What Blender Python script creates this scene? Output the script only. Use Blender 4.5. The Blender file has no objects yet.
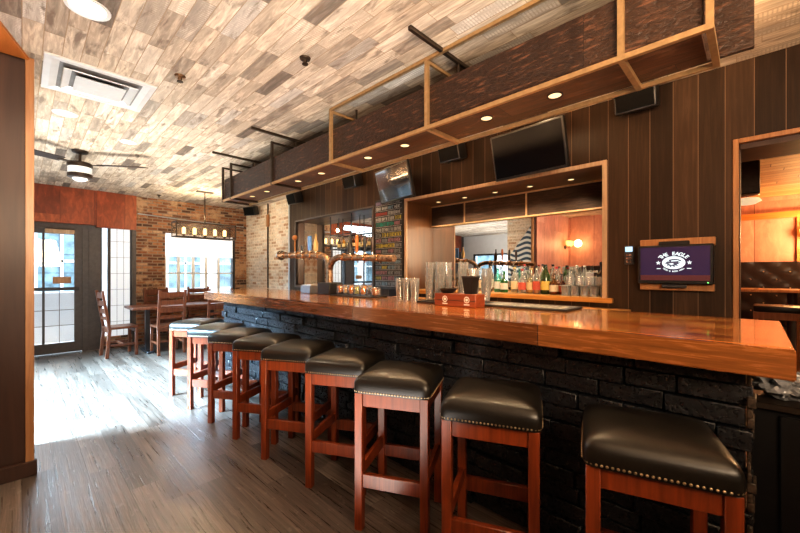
import bpy, bmesh, math, random
from mathutils import Vector, Matrix, Euler
R = math.radians
PI = math.pi
random.seed(7)
scene = bpy.context.scene
COL = scene.collection

# ------------------------------------------------------------------ materials
def new_mat(name):
    m = bpy.data.materials.new(name); m.use_nodes = True
    nt = m.node_tree
    for n in list(nt.nodes): nt.nodes.remove(n)
    out = nt.nodes.new('ShaderNodeOutputMaterial')
    bs = nt.nodes.new('ShaderNodeBsdfPrincipled')
    nt.links.new(bs.outputs[0], out.inputs[0])
    return m, nt, bs, out

def N(nt, typ, **kw):
    n = nt.nodes.new(typ)
    for k, v in kw.items():
        if k.startswith('i_'): n.inputs[k[2:]].default_value = v
        else: setattr(n, k, v)
    return n

def math_(nt, op, a, b=None, c=None):
    n = nt.nodes.new('ShaderNodeMath'); n.operation = op
    for i, v in enumerate((a, b, c)):
        if v is None: continue
        if isinstance(v, (int, float)): n.inputs[i].default_value = v
        else: nt.links.new(v, n.inputs[i])
    return n.outputs[0]

def ramp(nt, fac, stops, interp='LINEAR'):
    r = nt.nodes.new('ShaderNodeValToRGB'); r.color_ramp.interpolation = interp
    el = r.color_ramp.elements
    while len(el) < len(stops): el.new(0.5)
    for e, (p, c) in zip(el, stops):
        e.position = p; e.color = (c[0], c[1], c[2], 1)
    nt.links.new(fac, r.inputs[0])
    return r.outputs[0]

def mix(nt, fac, a, b, mode='MIX'):
    n = nt.nodes.new('ShaderNodeMix'); n.data_type = 'RGBA'; n.blend_type = mode
    for sock, v in ((n.inputs[0], fac), (n.inputs[6], a), (n.inputs[7], b)):
        if isinstance(v, (int, float)): sock.default_value = v
        elif isinstance(v, tuple): sock.default_value = (v[0], v[1], v[2], 1)
        else: nt.links.new(v, sock)
    return n.outputs[2]

def coords(nt):
    tc = nt.nodes.new('ShaderNodeTexCoord')
    s = nt.nodes.new('ShaderNodeSeparateXYZ'); nt.links.new(tc.outputs['Object'], s.inputs[0])
    return tc.outputs['Object'], s.outputs

def comb(nt, a, b, c):
    n = nt.nodes.new('ShaderNodeCombineXYZ')
    for i, v in enumerate((a, b, c)):
        if isinstance(v, (int, float)): n.inputs[i].default_value = v
        else: nt.links.new(v, n.inputs[i])
    return n.outputs[0]

def noise(nt, vec, scale, detail=4, rough=0.6, dist=0.0):
    n = nt.nodes.new('ShaderNodeTexNoise')
    n.inputs['Scale'].default_value = scale; n.inputs['Detail'].default_value = detail
    n.inputs['Roughness'].default_value = rough; n.inputs['Distortion'].default_value = dist
    if vec is not None: nt.links.new(vec, n.inputs['Vector'])
    return n.outputs['Fac']

def bump(nt, bs, h, strength=0.3, dist=0.01):
    b = nt.nodes.new('ShaderNodeBump'); b.inputs['Strength'].default_value = strength
    b.inputs['Distance'].default_value = dist
    nt.links.new(h, b.inputs['Height']); nt.links.new(b.outputs[0], bs.inputs['Normal'])

def plain(name, col, rough=0.5, metal=0.0, var=0.12, scale=14, bmp=0.05, coat=0.0, emis=None, estr=0.0, spec=0.5):
    m, nt, bs, out = new_mat(name)
    v, _ = coords(nt)
    n = noise(nt, v, scale)
    lo = tuple(c * (1 - var) for c in col); hi = tuple(min(1, c * (1 + var)) for c in col)
    nt.links.new(ramp(nt, n, [(0.3, lo), (0.7, hi)]), bs.inputs['Base Color'])
    bs.inputs['Roughness'].default_value = rough; bs.inputs['Metallic'].default_value = metal
    bs.inputs['Coat Weight'].default_value = coat
    bs.inputs['Specular IOR Level'].default_value = spec
    if bmp: bump(nt, bs, n, bmp, 0.004)
    if emis:
        bs.inputs['Emission Color'].default_value = (*emis, 1); bs.inputs['Emission Strength'].default_value = estr
    return m

def planks(name, ax_a, ax_b, w, L, stops, rough=0.5, gap=0.03, gapc=(0.01, 0.008, 0.006), grain=0.35, gscale=30,
           stretch=0.06, bmp=0.4, coat=0.0, blotch=None, saw=0.0, rvar=0.15, spec=0.5, gend=True):
    """boards running along axis ax_b, width w across ax_a, mean length L"""
    m, nt, bs, out = new_mat(name)
    v, s = coords(nt)
    a = s[ax_a]; b = s[ax_b]
    aw = math_(nt, 'DIVIDE', a, w)
    row = math_(nt, 'FLOOR', aw)
    wn1 = N(nt, 'ShaderNodeTexWhiteNoise', noise_dimensions='1D'); nt.links.new(row, wn1.inputs['W'])
    bl = math_(nt, 'ADD', math_(nt, 'DIVIDE', b, L), math_(nt, 'MULTIPLY', wn1.outputs[0], 7.31))
    col = math_(nt, 'FLOOR', bl)
    wn2 = N(nt, 'ShaderNodeTexWhiteNoise', noise_dimensions='2D')
    nt.links.new(comb(nt, row, col, 0.0), wn2.inputs['Vector'])
    rnd = wn2.outputs[0]
    base = ramp(nt, rnd, stops)
    gv = comb(nt, math_(nt, 'MULTIPLY', a, gscale), math_(nt, 'MULTIPLY', b, gscale * stretch), math_(nt, 'MULTIPLY', rnd, 40.0))
    g = noise(nt, gv, 1.0, 6, 0.65, 0.6)
    c = mix(nt, grain, base, ramp(nt, g, [(0.25, (0.25, 0.25, 0.25)), (0.5, (0.55, 0.55, 0.55)), (0.75, (1, 1, 1))]), 'MULTIPLY')
    c = mix(nt, grain * 0.5, c, ramp(nt, g, [(0.45, (0.5, 0.5, 0.5)), (0.8, (0.9, 0.9, 0.9))]), 'OVERLAY')
    if blotch:
        bn = noise(nt, comb(nt, math_(nt, 'MULTIPLY', a, blotch[1]), math_(nt, 'MULTIPLY', b, blotch[1] * (blotch[4] if len(blotch) > 4 else .4)), math_(nt, 'MULTIPLY', rnd, 9.0)), 1.0, 5, 0.6, 0.4)
        f = ramp(nt, bn, [(blotch[2], (0, 0, 0)), (blotch[2] + 0.12, (1, 1, 1))])
        c = mix(nt, f, c, blotch[0]) if blotch[3] >= 1 else mix(nt, math_(nt, 'MULTIPLY', f, blotch[3]), c, blotch[0])
    if saw:
        fr = math_(nt, 'FRACT', math_(nt, 'MULTIPLY', b, 55.0))
        on = math_(nt, 'GREATER_THAN', wn2.outputs[0], 0.62)
        msk = math_(nt, 'MULTIPLY', math_(nt, 'MULTIPLY', math_(nt, 'LESS_THAN', fr, 0.4), on), math_(nt, 'GREATER_THAN', g, 0.5))
        c = mix(nt, math_(nt, 'MULTIPLY', msk, saw), c, (0.12, 0.09, 0.07))
    fa = math_(nt, 'FRACT', aw)
    ea = math_(nt, 'MINIMUM', fa, math_(nt, 'SUBTRACT', 1.0, fa))
    ga = math_(nt, 'LESS_THAN', ea, gap)
    if gend:
        fb = math_(nt, 'FRACT', bl)
        gb = math_(nt, 'LESS_THAN', fb, gap * w / L * 1.5)
        gm = math_(nt, 'MAXIMUM', ga, gb)
    else: gm = ga
    c = mix(nt, gm, c, gapc)
    nt.links.new(c, bs.inputs['Base Color'])
    rr = math_(nt, 'ADD', math_(nt, 'MULTIPLY', math_(nt, 'SUBTRACT', g, 0.5), rvar * 2), rough)
    nt.links.new(rr, bs.inputs['Roughness'])
    bs.inputs['Coat Weight'].default_value = coat; bs.inputs['Coat Roughness'].default_value = 0.08
    bs.inputs['Specular IOR Level'].default_value = spec
    h = math_(nt, 'SUBTRACT', g, math_(nt, 'MULTIPLY', gm, 1.5))
    bump(nt, bs, h, bmp, 0.004)
    return m

def bricks(name, ax_a, stops, mortar, bw=0.2, bh=0.07, paint=None):
    m, nt, bs, out = new_mat(name)
    v, s = coords(nt)
    a = s[ax_a]; z = s[2]
    zr = math_(nt, 'DIVIDE', z, bh); row = math_(nt, 'FLOOR', zr)
    wob = math_(nt, 'MULTIPLY', math_(nt, 'SUBTRACT', noise(nt, v, 9.0), 0.5), 0.02)
    half = math_(nt, 'MULTIPLY', math_(nt, 'MODULO', row, 2.0), 0.5)
    al = math_(nt, 'ADD', math_(nt, 'DIVIDE', math_(nt, 'ADD', a, wob), bw), half)
    col = math_(nt, 'FLOOR', al)
    wn = N(nt, 'ShaderNodeTexWhiteNoise', noise_dimensions='2D'); nt.links.new(comb(nt, row, col, 0.0), wn.inputs['Vector'])
    fa = math_(nt, 'FRACT', al); fz = math_(nt, 'FRACT', math_(nt, 'ADD', zr, math_(nt, 'MULTIPLY', wob, 8.0)))
    ea = math_(nt, 'MULTIPLY', math_(nt, 'MINIMUM', fa, math_(nt, 'SUBTRACT', 1.0, fa)), bw)
    ez = math_(nt, 'MULTIPLY', math_(nt, 'MINIMUM', fz, math_(nt, 'SUBTRACT', 1.0, fz)), bh)
    e = math_(nt, 'MINIMUM', ea, ez)
    mm = ramp(nt, e, [(0.005, (1, 1, 1)), (0.011, (0, 0, 0))])
    n2 = noise(nt, v, 22.0, 6, 0.7)
    c = ramp(nt, wn.outputs[0], stops)
    c = mix(nt, 0.75, c, ramp(nt, n2, [(0.3, (0.35, 0.33, 0.32)), (0.65, (1, 1, 1))]), 'MULTIPLY')
    c = mix(nt, mm, c, mortar)
    if paint:
        n3 = noise(nt, v, 2.4, 8, 0.72)
        c = mix(nt, ramp(nt, n3, [(paint[1], (1, 1, 1)), (paint[1] + 0.1, (0, 0, 0))]), c, paint[0])
    nt.links.new(c, bs.inputs['Base Color']); bs.inputs['Roughness'].default_value = 0.85
    bump(nt, bs, math_(nt, 'ADD', math_(nt, 'MULTIPLY', n2, 0.4), math_(nt, 'SUBTRACT', 1.0, mm)), 0.7, 0.008)
    return m

def wood(name, dark, light, axis=2, rough=0.4, coat=0.2, gs=40, bmp=0.15):
    m, nt, bs, out = new_mat(name)
    v, s = coords(nt)
    sc = [gs, gs, gs]; sc[axis] = gs * 0.07
    g = noise(nt, comb(nt, *[math_(nt, 'MULTIPLY', s[i], sc[i]) for i in range(3)]), 1.0, 5, 0.6, 0.8)
    nt.links.new(ramp(nt, g, [(0.28, dark), (0.72, light)]), bs.inputs['Base Color'])
    bs.inputs['Roughness'].default_value = rough; bs.inputs['Coat Weight'].default_value = coat
    bs.inputs['Coat Roughness'].default_value = 0.2
    bump(nt, bs, g, bmp, 0.003)
    return m

def glass(name, tint=(1, 1, 1), gl=0.12, rough=0.02, body=0.0):
    """thin clear glass: transparent with a fresnel sheen and a little milky body"""
    m = bpy.data.materials.new(name); m.use_nodes = True; nt = m.node_tree
    for n in list(nt.nodes): nt.nodes.remove(n)
    out = nt.nodes.new('ShaderNodeOutputMaterial')
    t = nt.nodes.new('ShaderNodeBsdfTransparent'); t.inputs[0].default_value = (*tint, 1)
    g = nt.nodes.new('ShaderNodeBsdfGlossy'); g.inputs['Roughness'].default_value = rough
    lw = nt.nodes.new('ShaderNodeLayerWeight'); lw.inputs[0].default_value = 0.35
    f = math_(nt, 'ADD', math_(nt, 'MULTIPLY', lw.outputs['Fresnel'], 0.6), gl)
    mx = nt.nodes.new('ShaderNodeMixShader')
    nt.links.new(f, mx.inputs[0]); nt.links.new(t.outputs[0], mx.inputs[1]); nt.links.new(g.outputs[0], mx.inputs[2])
    last = mx
    if body:
        d = nt.nodes.new('ShaderNodeBsdfDiffuse'); d.inputs[0].default_value = (*[min(1, c * .9 + .05) for c in tint], 1)
        tr = nt.nodes.new('ShaderNodeBsdfTranslucent'); tr.inputs[0].default_value = d.inputs[0].default_value
        m1 = nt.nodes.new('ShaderNodeMixShader'); m1.inputs[0].default_value = .5
        nt.links.new(d.outputs[0], m1.inputs[1]); nt.links.new(tr.outputs[0], m1.inputs[2])
        m2 = nt.nodes.new('ShaderNodeMixShader')
        nt.links.new(math_(nt, 'ADD', math_(nt, 'MULTIPLY', lw.outputs['Facing'], body * 1.2), body * .5), m2.inputs[0])
        nt.links.new(mx.outputs[0], m2.inputs[1]); nt.links.new(m1.outputs[0], m2.inputs[2]); last = m2
    nt.links.new(last.outputs[0], out.inputs[0])
    return m

def emit(name, col, strength):
    m = bpy.data.materials.new(name); m.use_nodes = True; nt = m.node_tree
    for n in list(nt.nodes): nt.nodes.remove(n)
    out = nt.nodes.new('ShaderNodeOutputMaterial')
    e = nt.nodes.new('ShaderNodeEmission'); e.inputs[0].default_value = (*col, 1); e.inputs[1].default_value = strength
    nt.links.new(e.outputs[0], out.inputs[0])
    return m

M = {}
M['ceiling'] = planks('pallet wood ceiling', 0, 1, 0.088, 0.42,
    [(0.0, (0.22, 0.185, 0.16)), (0.08, (0.38, 0.33, 0.28)), (0.18, (0.66, 0.55, 0.44)), (0.4, (0.78, 0.66, 0.53)),
     (0.65, (0.88, 0.78, 0.66)), (0.82, (0.74, 0.62, 0.49)), (0.92, (0.52, 0.47, 0.42)), (1.0, (0.92, 0.87, 0.80))],
    rough=0.7, gap=0.022, gapc=(0.36, 0.27, 0.19), grain=0.75, gscale=36, stretch=0.12, bmp=0.7,
    blotch=((0.20, 0.16, 0.13), 15.0, 0.555, 0.85, 0.25), saw=0.28, spec=0.2)
M['floor'] = planks('grey brown plank floor', 0, 1, 0.15, 1.22,
    [(0.0, (0.12, 0.093, 0.076)), (0.35, (0.18, 0.142, 0.115)), (0.7, (0.235, 0.19, 0.16)), (1.0, (0.30, 0.255, 0.215))],
    rough=0.32, gap=0.012, gapc=(0.05, 0.038, 0.03), grain=0.95, gscale=70, stretch=0.03, bmp=0.4,
    blotch=((0.38, 0.33, 0.29), 26.0, 0.60, 0.4), rvar=0.2, spec=0.9)
M['darkwall'] = planks('dark stained wall boards', 1, 2, 0.14, 60.0,
    [(0.0, (0.020, 0.010, 0.0055)), (0.4, (0.035, 0.018, 0.009)), (0.75, (0.050, 0.027, 0.014)), (1.0, (0.078, 0.042, 0.022))],
    spec=0.25, rough=0.5, gap=0.014, gapc=(0.16, 0.10, 0.06), grain=0.6, gscale=50, stretch=0.05, bmp=0.25, gend=False)
M['countertop'] = planks('varnished orange butcher block', 0, 1, 0.075, 0.95,
    [(0.0, (0.26, 0.07, 0.014)), (0.4, (0.48, 0.145, 0.026)), (0.75, (0.64, 0.225, 0.042)), (1.0, (0.75, 0.34, 0.08))],
    rough=0.2, gap=0.012, gapc=(0.12, 0.035, 0.01), grain=0.5, gscale=42, stretch=0.04, bmp=0.06, coat=0.9, rvar=0.05)
M['fascia'] = planks('brown bar edge board', 2, 1, 0.4, 1.3,
    [(0.0, (0.13, 0.042, 0.014)), (0.4, (0.20, 0.068, 0.020)), (0.75, (0.29, 0.10, 0.028)), (1.0, (0.38, 0.14, 0.038))],
    rough=0.26, gap=0.006, gapc=(0.05, 0.02, 0.01), grain=0.8, gscale=70, stretch=0.06, bmp=0.2, coat=1.0, rvar=0.1)
M['redpanel'] = planks('rust red wall panels', 0, 2, 0.42, 3.0,
    [(0.0, (0.29, 0.058, 0.022)), (0.5, (0.38, 0.08, 0.03)), (1.0, (0.46, 0.115, 0.042))],
    rough=0.5, gap=0.006, gapc=(0.09, 0.02, 0.01), grain=0.8, gscale=14, stretch=0.35, bmp=0.15,
    blotch=((0.12, 0.03, 0.014), 4.0, 0.62, 0.7), gend=False)
M['redpanel2'] = planks('rust red partition panels', 0, 2, 0.55, 3.0,
    [(0.0, (0.58, 0.24, 0.17)), (0.5, (0.66, 0.30, 0.22)), (1.0, (0.74, 0.38, 0.28))],
    rough=0.5, gap=0.006, gapc=(0.1, 0.025, 0.01), grain=0.45, gscale=9, stretch=0.35, bmp=0.15, gend=False)
M['redwall'] = planks('rust red side wall panels', 1, 2, 0.55, 3.0,
    [(0.0, (0.58, 0.24, 0.17)), (0.5, (0.66, 0.30, 0.22)), (1.0, (0.74, 0.38, 0.28))],
    rough=0.5, gap=0.006, gapc=(0.1, 0.025, 0.01), grain=0.45, gscale=9, stretch=0.35, bmp=0.15,
    blotch=((0.26, 0.06, 0.03), 4.0, 0.64, 0.5), gend=False)
M['brickfar'] = bricks('old red brown brick', 0,
    [(0.0, (0.07, 0.035, 0.022)), (0.25, (0.19, 0.075, 0.035)), (0.6, (0.34, 0.135, 0.055)), (0.85, (0.44, 0.21, 0.10)), (1.0, (0.52, 0.34, 0.21))],
    (0.26, 0.185, 0.13), 0.16, 0.055, paint=((0.46, 0.29, 0.17), 0.38))
M['brickwhite'] = bricks('whitewashed brick', 1,
    [(0.0, (0.55, 0.33, 0.20)), (0.3, (0.76, 0.60, 0.44)), (0.7, (0.86, 0.75, 0.60)), (1.0, (0.90, 0.82, 0.70))],
    (0.74, 0.62, 0.48), 0.19, 0.062, paint=((0.42, 0.20, 0.10), 0.30))
M['beam'] = planks('weathered dark barn board', 2, 1, 0.9, 1.07,
    [(0.0, (0.030, 0.013, 0.007)), (0.5, (0.048, 0.021, 0.011)), (1.0, (0.075, 0.035, 0.019))],
    rough=0.42, gap=0.001, grain=1.0, gscale=75, stretch=0.4, bmp=2.5,
    blotch=((0.24, 0.105, 0.055), 60.0, 0.55, 0.55, 0.14), spec=0.5)
M['beambottom'] = planks('weathered soffit board', 0, 1, 0.34, 1.04,
    [(0.0, (0.07, 0.028, 0.013)), (0.5, (0.11, 0.046, 0.022)), (1.0, (0.17, 0.08, 0.042))],
    rough=0.45, gap=0.005, grain=0.85, gscale=36, stretch=0.15, bmp=0.7,
    blotch=((0.34, 0.18, 0.10), 12.0, 0.6, 0.5), spec=0.6)
M['brass'] = plain('brushed tan steel', (0.46, 0.30, 0.155), 0.42, 0.65, 0.15, 30)
M['darksteel'] = plain('dark bronze steel', (0.06, 0.045, 0.035), 0.45, 0.7, 0.2, 30)
M['stoolwood'] = wood('red stained stool wood', (0.105, 0.018, 0.005), (0.27, 0.055, 0.013), 2, 0.34, 0.3)
M['chairwood'] = wood('dark cherry chair wood', (0.10, 0.030, 0.015), (0.24, 0.085, 0.040), 2, 0.4, 0.2)
M['leather'] = plain('black leather', (0.010, 0.008, 0.006), 0.36, 0.0, 0.3, 90, 0.12, 0.05, spec=0.5)
M['nail'] = plain('antique nailhead', (0.55, 0.42, 0.26), 0.3, 0.9, 0.2, 60)
M['pillar'] = wood('dark mahogany panel', (0.028, 0.010, 0.006), (0.060, 0.024, 0.013), 2, 0.5, 0.1, 12, 0.05)
M['trimwood'] = wood('golden brown trim', (0.28, 0.125, 0.05), (0.46, 0.23, 0.10), 2, 0.4, 0.2)
M['tantrim'] = wood('pale tan trim', (0.34, 0.22, 0.13), (0.54, 0.38, 0.25), 2, 0.45, 0.15)
M['orangewood'] = wood('orange stained board', (0.42, 0.13, 0.025), (0.66, 0.26, 0.06), 1, 0.45, 0.2, 14)
M['nichewood'] = wood('brown niche lining', (0.055, 0.022, 0.008), (0.10, 0.042, 0.015), 2, 0.4, 0.2, 16)
M['nichedark'] = wood('dark niche ceiling', (0.07, 0.036, 0.02), (0.13, 0.07, 0.04), 1, 0.4, 0.2, 16)
M['ledge'] = wood('honey wood ledge', (0.36, 0.15, 0.035), (0.62, 0.32, 0.09), 1, 0.35, 0.4, 20)
M['blackplastic'] = plain('black plastic', (0.012, 0.012, 0.013), 0.4, 0, 0.2, 40, 0.03)
M['blackframe'] = plain('black aluminium', (0.05, 0.05, 0.055), 0.4, 0.3, 0.15, 20)
M['greyframe'] = plain('grey painted frame', (0.085, 0.074, 0.072), 0.5, 0.1, 0.15, 20)
M['whiteframe'] = plain('white painted frame', (0.85, 0.87, 0.88), 0.5, 0, 0.04, 10)
M['bluemetal'] = plain('brushed pale steel', (0.55, 0.62, 0.68), 0.3, 0.8, 0.1, 25)
M['blackmatte'] = plain('matt black cloth', (0.006, 0.006, 0.006), 0.9, 0, 0.2, 60, 0.1, spec=0.1)
M['steel'] = plain('stainless steel', (0.62, 0.60, 0.57), 0.22, 1.0, 0.1, 25)
M['screen'] = plain('matt black screen', (0.002, 0.002, 0.003), 0.3, 0, 0.1, 5, 0.0, 0.0, spec=0.12)
M['screengloss'] = plain('glossy reflecting screen', (0.01, 0.012, 0.015), 0.16, 0, 0.1, 5, 0.0, 1.0, spec=0.9)
M['mirror'] = plain('silvered mirror', (0.90, 0.89, 0.86), 0.01, 1.0, 0.01, 3, 0)
M['pane'] = glass('clear window glass', (0.96, 0.98, 1.0), 0.04)
M['clear'] = glass('clear bar glass', (0.97, 0.97, 0.96), 0.15, .06, .30)
M['jar'] = glass('clear jar glass', (0.97, 0.97, 0.96), 0.05, .05, .06)
M['shade'] = plain('glowing white roller shade', (0.9, 0.9, 0.9), 0.8, 0, 0.02, 6, 0.02, emis=(0.92, 0.96, 1.0), estr=0.5)  # daylight glow put into the cloth as emission
M['sheer'] = plain('glowing white leaded panel', (0.5, 0.52, 0.54), 0.6, 0, 0.04, 5, 0.02, emis=(0.88, 0.94, 1.0), estr=0.46)  # backlight from outdoors painted in as emission
M['plaster'] = plain('white plaster', (0.8, 0.8, 0.8), 0.8, 0, 0.04, 6, 0.03)
M['vent'] = plain('white painted vent metal', (0.74, 0.75, 0.76), 0.35, 0.35, 0.05, 12, 0.02)
M['ventdark'] = plain('grey vent recess', (0.22, 0.22, 0.23), 0.5, 0.2, 0.2, 12, 0.02)
M['opal'] = plain('opal glass', (0.85, 0.85, 0.83), 0.25, 0, 0.03, 5, 0, 0.3, emis=(0.9, 0.95, 1.0), estr=0.25)
M['lamp'] = emit('warm lamp glow', (1.0, 0.70, 0.34), 1.5)
M['lampsoft'] = emit('soft warm lamp glow', (1.0, 0.83, 0.58), 5)
M['lampsoft2'] = plain('beige lamp shade', (.8, .66, .45), .4, 0, .05, 6, 0, emis=(1, .8, .5), estr=.5)
M['candle'] = emit('candle bulb glow', (1.0, 0.68, 0.28), 5)
M['sconceglow'] = emit('amber sconce glow', (1.0, 0.60, 0.14), 2.5)
M['valance'] = planks('dark valance board', 2, 1, .5, .8, [(0, (.035, .018, .010)), (1, (.075, .04, .022))], rough=.6, gap=.001, grain=.9, gscale=60, stretch=.12, bmp=.4, spec=.2)
M['copper'] = plain('aged bronze pipe', (0.26, 0.165, 0.10), 0.28, 0.9, 0.65, 45, 1.0)
M['tuft'] = plain('dark brown booth leather', (0.020, 0.009, 0.006), 0.4, 0, 0.25, 30, 0.1, 0.2)
M['screenart'] = plain('lit purple screen', (0.02, 0.012, 0.03), 0.25, 0, 0.05, 4, 0, 0.4, emis=(0.13, 0.075, 0.19), estr=0.2)
M['bandreflection'] = plain('painted maroon counter reflection', (0.03, 0.01, 0.012), 0.25, 0, 0.05, 4, 0, 0.4, emis=(0.34, 0.10, 0.09), estr=0.25)  # reflection of the bar counter painted onto the screen
M['logo'] = emit('white screen logo', (0.85, 0.95, 0.95), 1.0)
M['logodark'] = plain('dark screen ink', (0.02, 0.02, 0.04), 0.4, 0, 0.05, 4, 0, emis=(0.12, 0.12, 0.2), estr=0.4)
M['chalk'] = plain('black chalkboard', (0.03, 0.033, 0.036), 0.8, 0, 0.3, 14)
M['fandark'] = plain('oil bronze fan metal', (0.05, 0.035, 0.028), 0.4, 0.5, 0.15, 20)
M['outwhite'] = plain('pale street facade', (0.80, 0.84, 0.86), 0.8, 0, 0.05, 1.2, 0.02)
M['outblue'] = plain('blue grey street glazing', (0.16, 0.24, 0.28), 0.4, 0, 0.6, 3, 0.02)
M['pavement'] = plain('street pavement', (0.5, 0.5, 0.5), 0.9, 0, 0.1, 3)

def stonemat():
    m, nt, bs, out = new_mat('glossy black painted stone')
    v, s = coords(nt)
    n = noise(nt, v, 18, 6, 0.7); n2 = noise(nt, v, 70, 4, 0.6)
    nt.links.new(ramp(nt, n, [(0.3, (0.004, 0.0045, 0.006)), (0.8, (0.013, 0.015, 0.019))]), bs.inputs['Base Color'])
    nt.links.new(ramp(nt, n2, [(0.3, (0.2, 0.2, 0.2)), (0.75, (0.45, 0.45, 0.45))]), bs.inputs['Roughness'])
    bs.inputs['Specular IOR Level'].default_value = 0.75
    bump(nt, bs, math_(nt, 'ADD', n, math_(nt, 'MULTIPLY', n2, 0.35)), 0.75, 0.012)
    return m
M['stone'] = stonemat()

def flagmat():
    m, nt, bs, out = new_mat('navy and white wavy stripes')
    v, s = coords(nt)
    wv = math_(nt, 'MULTIPLY', math_(nt, 'SINE', math_(nt, 'MULTIPLY', s[1], 14.0)), 0.03)
    f = math_(nt, 'FRACT', math_(nt, 'MULTIPLY', math_(nt, 'ADD', s[2], wv), 9.0))
    nt.links.new(mix(nt, math_(nt, 'GREATER_THAN', f, 0.5), (0.05, 0.09, 0.14), (0.72, 0.74, 0.72)), bs.inputs['Base Color'])
    bs.inputs['Roughness'].default_value = 0.8
    return m
M['flag'] = flagmat()

_cm = {}
def cmat(kind, col, **kw):
    k = (kind, tuple(col))
    if k not in _cm:
        nm = kind + ' ' + '_'.join('%02d' % int(c * 99) for c in col)
        _cm[k] = glass(nm, col, 0.06, .04, .30) if kind == 'tinted glass' else plain(nm, col, **kw)
    return _cm[k]

# ------------------------------------------------------------------ geometry
class MB:
    def __init__(s): s.bm = bmesh.new()
    def _merge(s, t):
        me = bpy.data.meshes.new('t'); t.to_mesh(me); t.free(); s.bm.from_mesh(me); bpy.data.meshes.remove(me)
    def box(s, x0, y0, z0, x1, y1, z1, bev=0.0, mat=None, seg=1):
        t = bmesh.new(); bmesh.ops.create_cube(t, size=1)
        bmesh.ops.scale(t, vec=(abs(x1 - x0), abs(y1 - y0), abs(z1 - z0)), verts=t.verts)
        if bev: bmesh.ops.bevel(t, geom=t.edges[:], offset=bev, segments=seg, affect='EDGES', profile=0.5)
        bmesh.ops.translate(t, vec=((x0 + x1) / 2, (y0 + y1) / 2, (z0 + z1) / 2), verts=t.verts)
        if mat is not None: bmesh.ops.transform(t, matrix=mat, verts=t.verts)
        s._merge(t); return s
    def cyl(s, p, q, r, r2=None, n=16):
        p = Vector(p); q = Vector(q); d = q - p
        t = bmesh.new(); bmesh.ops.create_cone(t, cap_ends=True, segments=n, radius1=r, radius2=r if r2 is None else r2, depth=d.length)
        m = Matrix.Translation((p + q) / 2) @ d.to_track_quat('Z', 'Y').to_matrix().to_4x4()
        bmesh.ops.transform(t, matrix=m, verts=t.verts); s._merge(t); return s
    def bar(s, p, q, w, h=None, bev=0.0):
        """square bar from p to q"""
        p = Vector(p); q = Vector(q); d = q - p; h = h or w
        m = Matrix.Translation((p + q) / 2) @ d.to_track_quat('Z', 'Y').to_matrix().to_4x4()
        return s.box(-w / 2, -h / 2, -d.length / 2, w / 2, h / 2, d.length / 2, bev, m)
    def lathe(s, prof, c=(0, 0, 0), n=20, mat=None):
        t = bmesh.new(); rings = []
        for r, z in prof:
            rings.append([t.verts.new((max(r, 1e-4) * math.cos(2 * PI * i / n), max(r, 1e-4) * math.sin(2 * PI * i / n), z)) for i in range(n)])
        for a, b in zip(rings, rings[1:]):
            for i in range(n): t.faces.new((a[i], a[(i + 1) % n], b[(i + 1) % n], b[i]))
        for k, ring in ((0, rings[0]), (-1, rings[-1])):
            if prof[k][0] > 1e-3: t.faces.new(ring[::-1] if k == 0 else ring)
        if mat is not None: bmesh.ops.transform(t, matrix=mat, verts=t.verts)
        bmesh.ops.translate(t, vec=c, verts=t.verts)
        s._merge(t); return s
    def sphere(s, c, r, sz=(1, 1, 1), n=12):
        t = bmesh.new(); bmesh.ops.create_uvsphere(t, u_segments=n, v_segments=max(6, n // 2), radius=r)
        bmesh.ops.scale(t, vec=sz, verts=t.verts); bmesh.ops.translate(t, vec=c, verts=t.verts); s._merge(t); return s
    def tube(s, pts, rad, n=10):
        pts = [Vector(p) for p in pts]; rads = rad if isinstance(rad, (list, tuple)) else [rad] * len(pts)
        t = bmesh.new(); rings = []
        up = Vector((0, 0, 1)); prev = None
        for i, p in enumerate(pts):
            d = (pts[min(i + 1, len(pts) - 1)] - pts[max(i - 1, 0)]).normalized()
            x = (prev - d * prev.dot(d)) if prev is not None else (up.cross(d) if abs(d.z) < .95 else Vector((1, 0, 0)).cross(d))
            x = x.normalized(); y = d.cross(x); prev = x
            rings.append([t.verts.new(p + (x * math.cos(2 * PI * k / n) + y * math.sin(2 * PI * k / n)) * rads[i]) for k in range(n)])
        for a, b in zip(rings, rings[1:]):
            for i in range(n): t.faces.new((a[i], a[(i + 1) % n], b[(i + 1) % n], b[i]))
        t.faces.new(rings[0][::-1]); t.faces.new(rings[-1]); s._merge(t); return s
    def prism(s, poly, z0, z1, bev=0.0):
        t = bmesh.new(); a = [t.verts.new((x, y, z0)) for x, y in poly]
        f = t.faces.new(a); r = bmesh.ops.extrude_face_region(t, geom=[f])
        bmesh.ops.translate(t, vec=(0, 0, z1 - z0), verts=[v for v in r['geom'] if isinstance(v, bmesh.types.BMVert)])
        bmesh.ops.recalc_face_normals(t, faces=t.faces)
        if bev: bmesh.ops.bevel(t, geom=t.edges[:], offset=bev, segments=2, affect='EDGES')
        s._merge(t); return s
    def poly3(s, pts):
        s.bm.faces.new([s.bm.verts.new(p) for p in pts]); return s
    def build(s, name, mat, parent=None, flat=False, loc=None, normals=True):
        if normals: bmesh.ops.recalc_face_normals(s.bm, faces=s.bm.faces)
        me = bpy.data.meshes.new(name)
        if not flat:
            for f in s.bm.faces: f.smooth = True
            for e in s.bm.edges:
                if len(e.link_faces) == 2 and e.calc_face_angle(0) > R(38): e.smooth = False
        s.bm.to_mesh(me); s.bm.free(); me.materials.append(mat)
        o = bpy.data.objects.new(name, me); COL.objects.link(o)
        if parent is not None: o.parent = parent
        if loc is not None: o.location = loc
        return o

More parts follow.
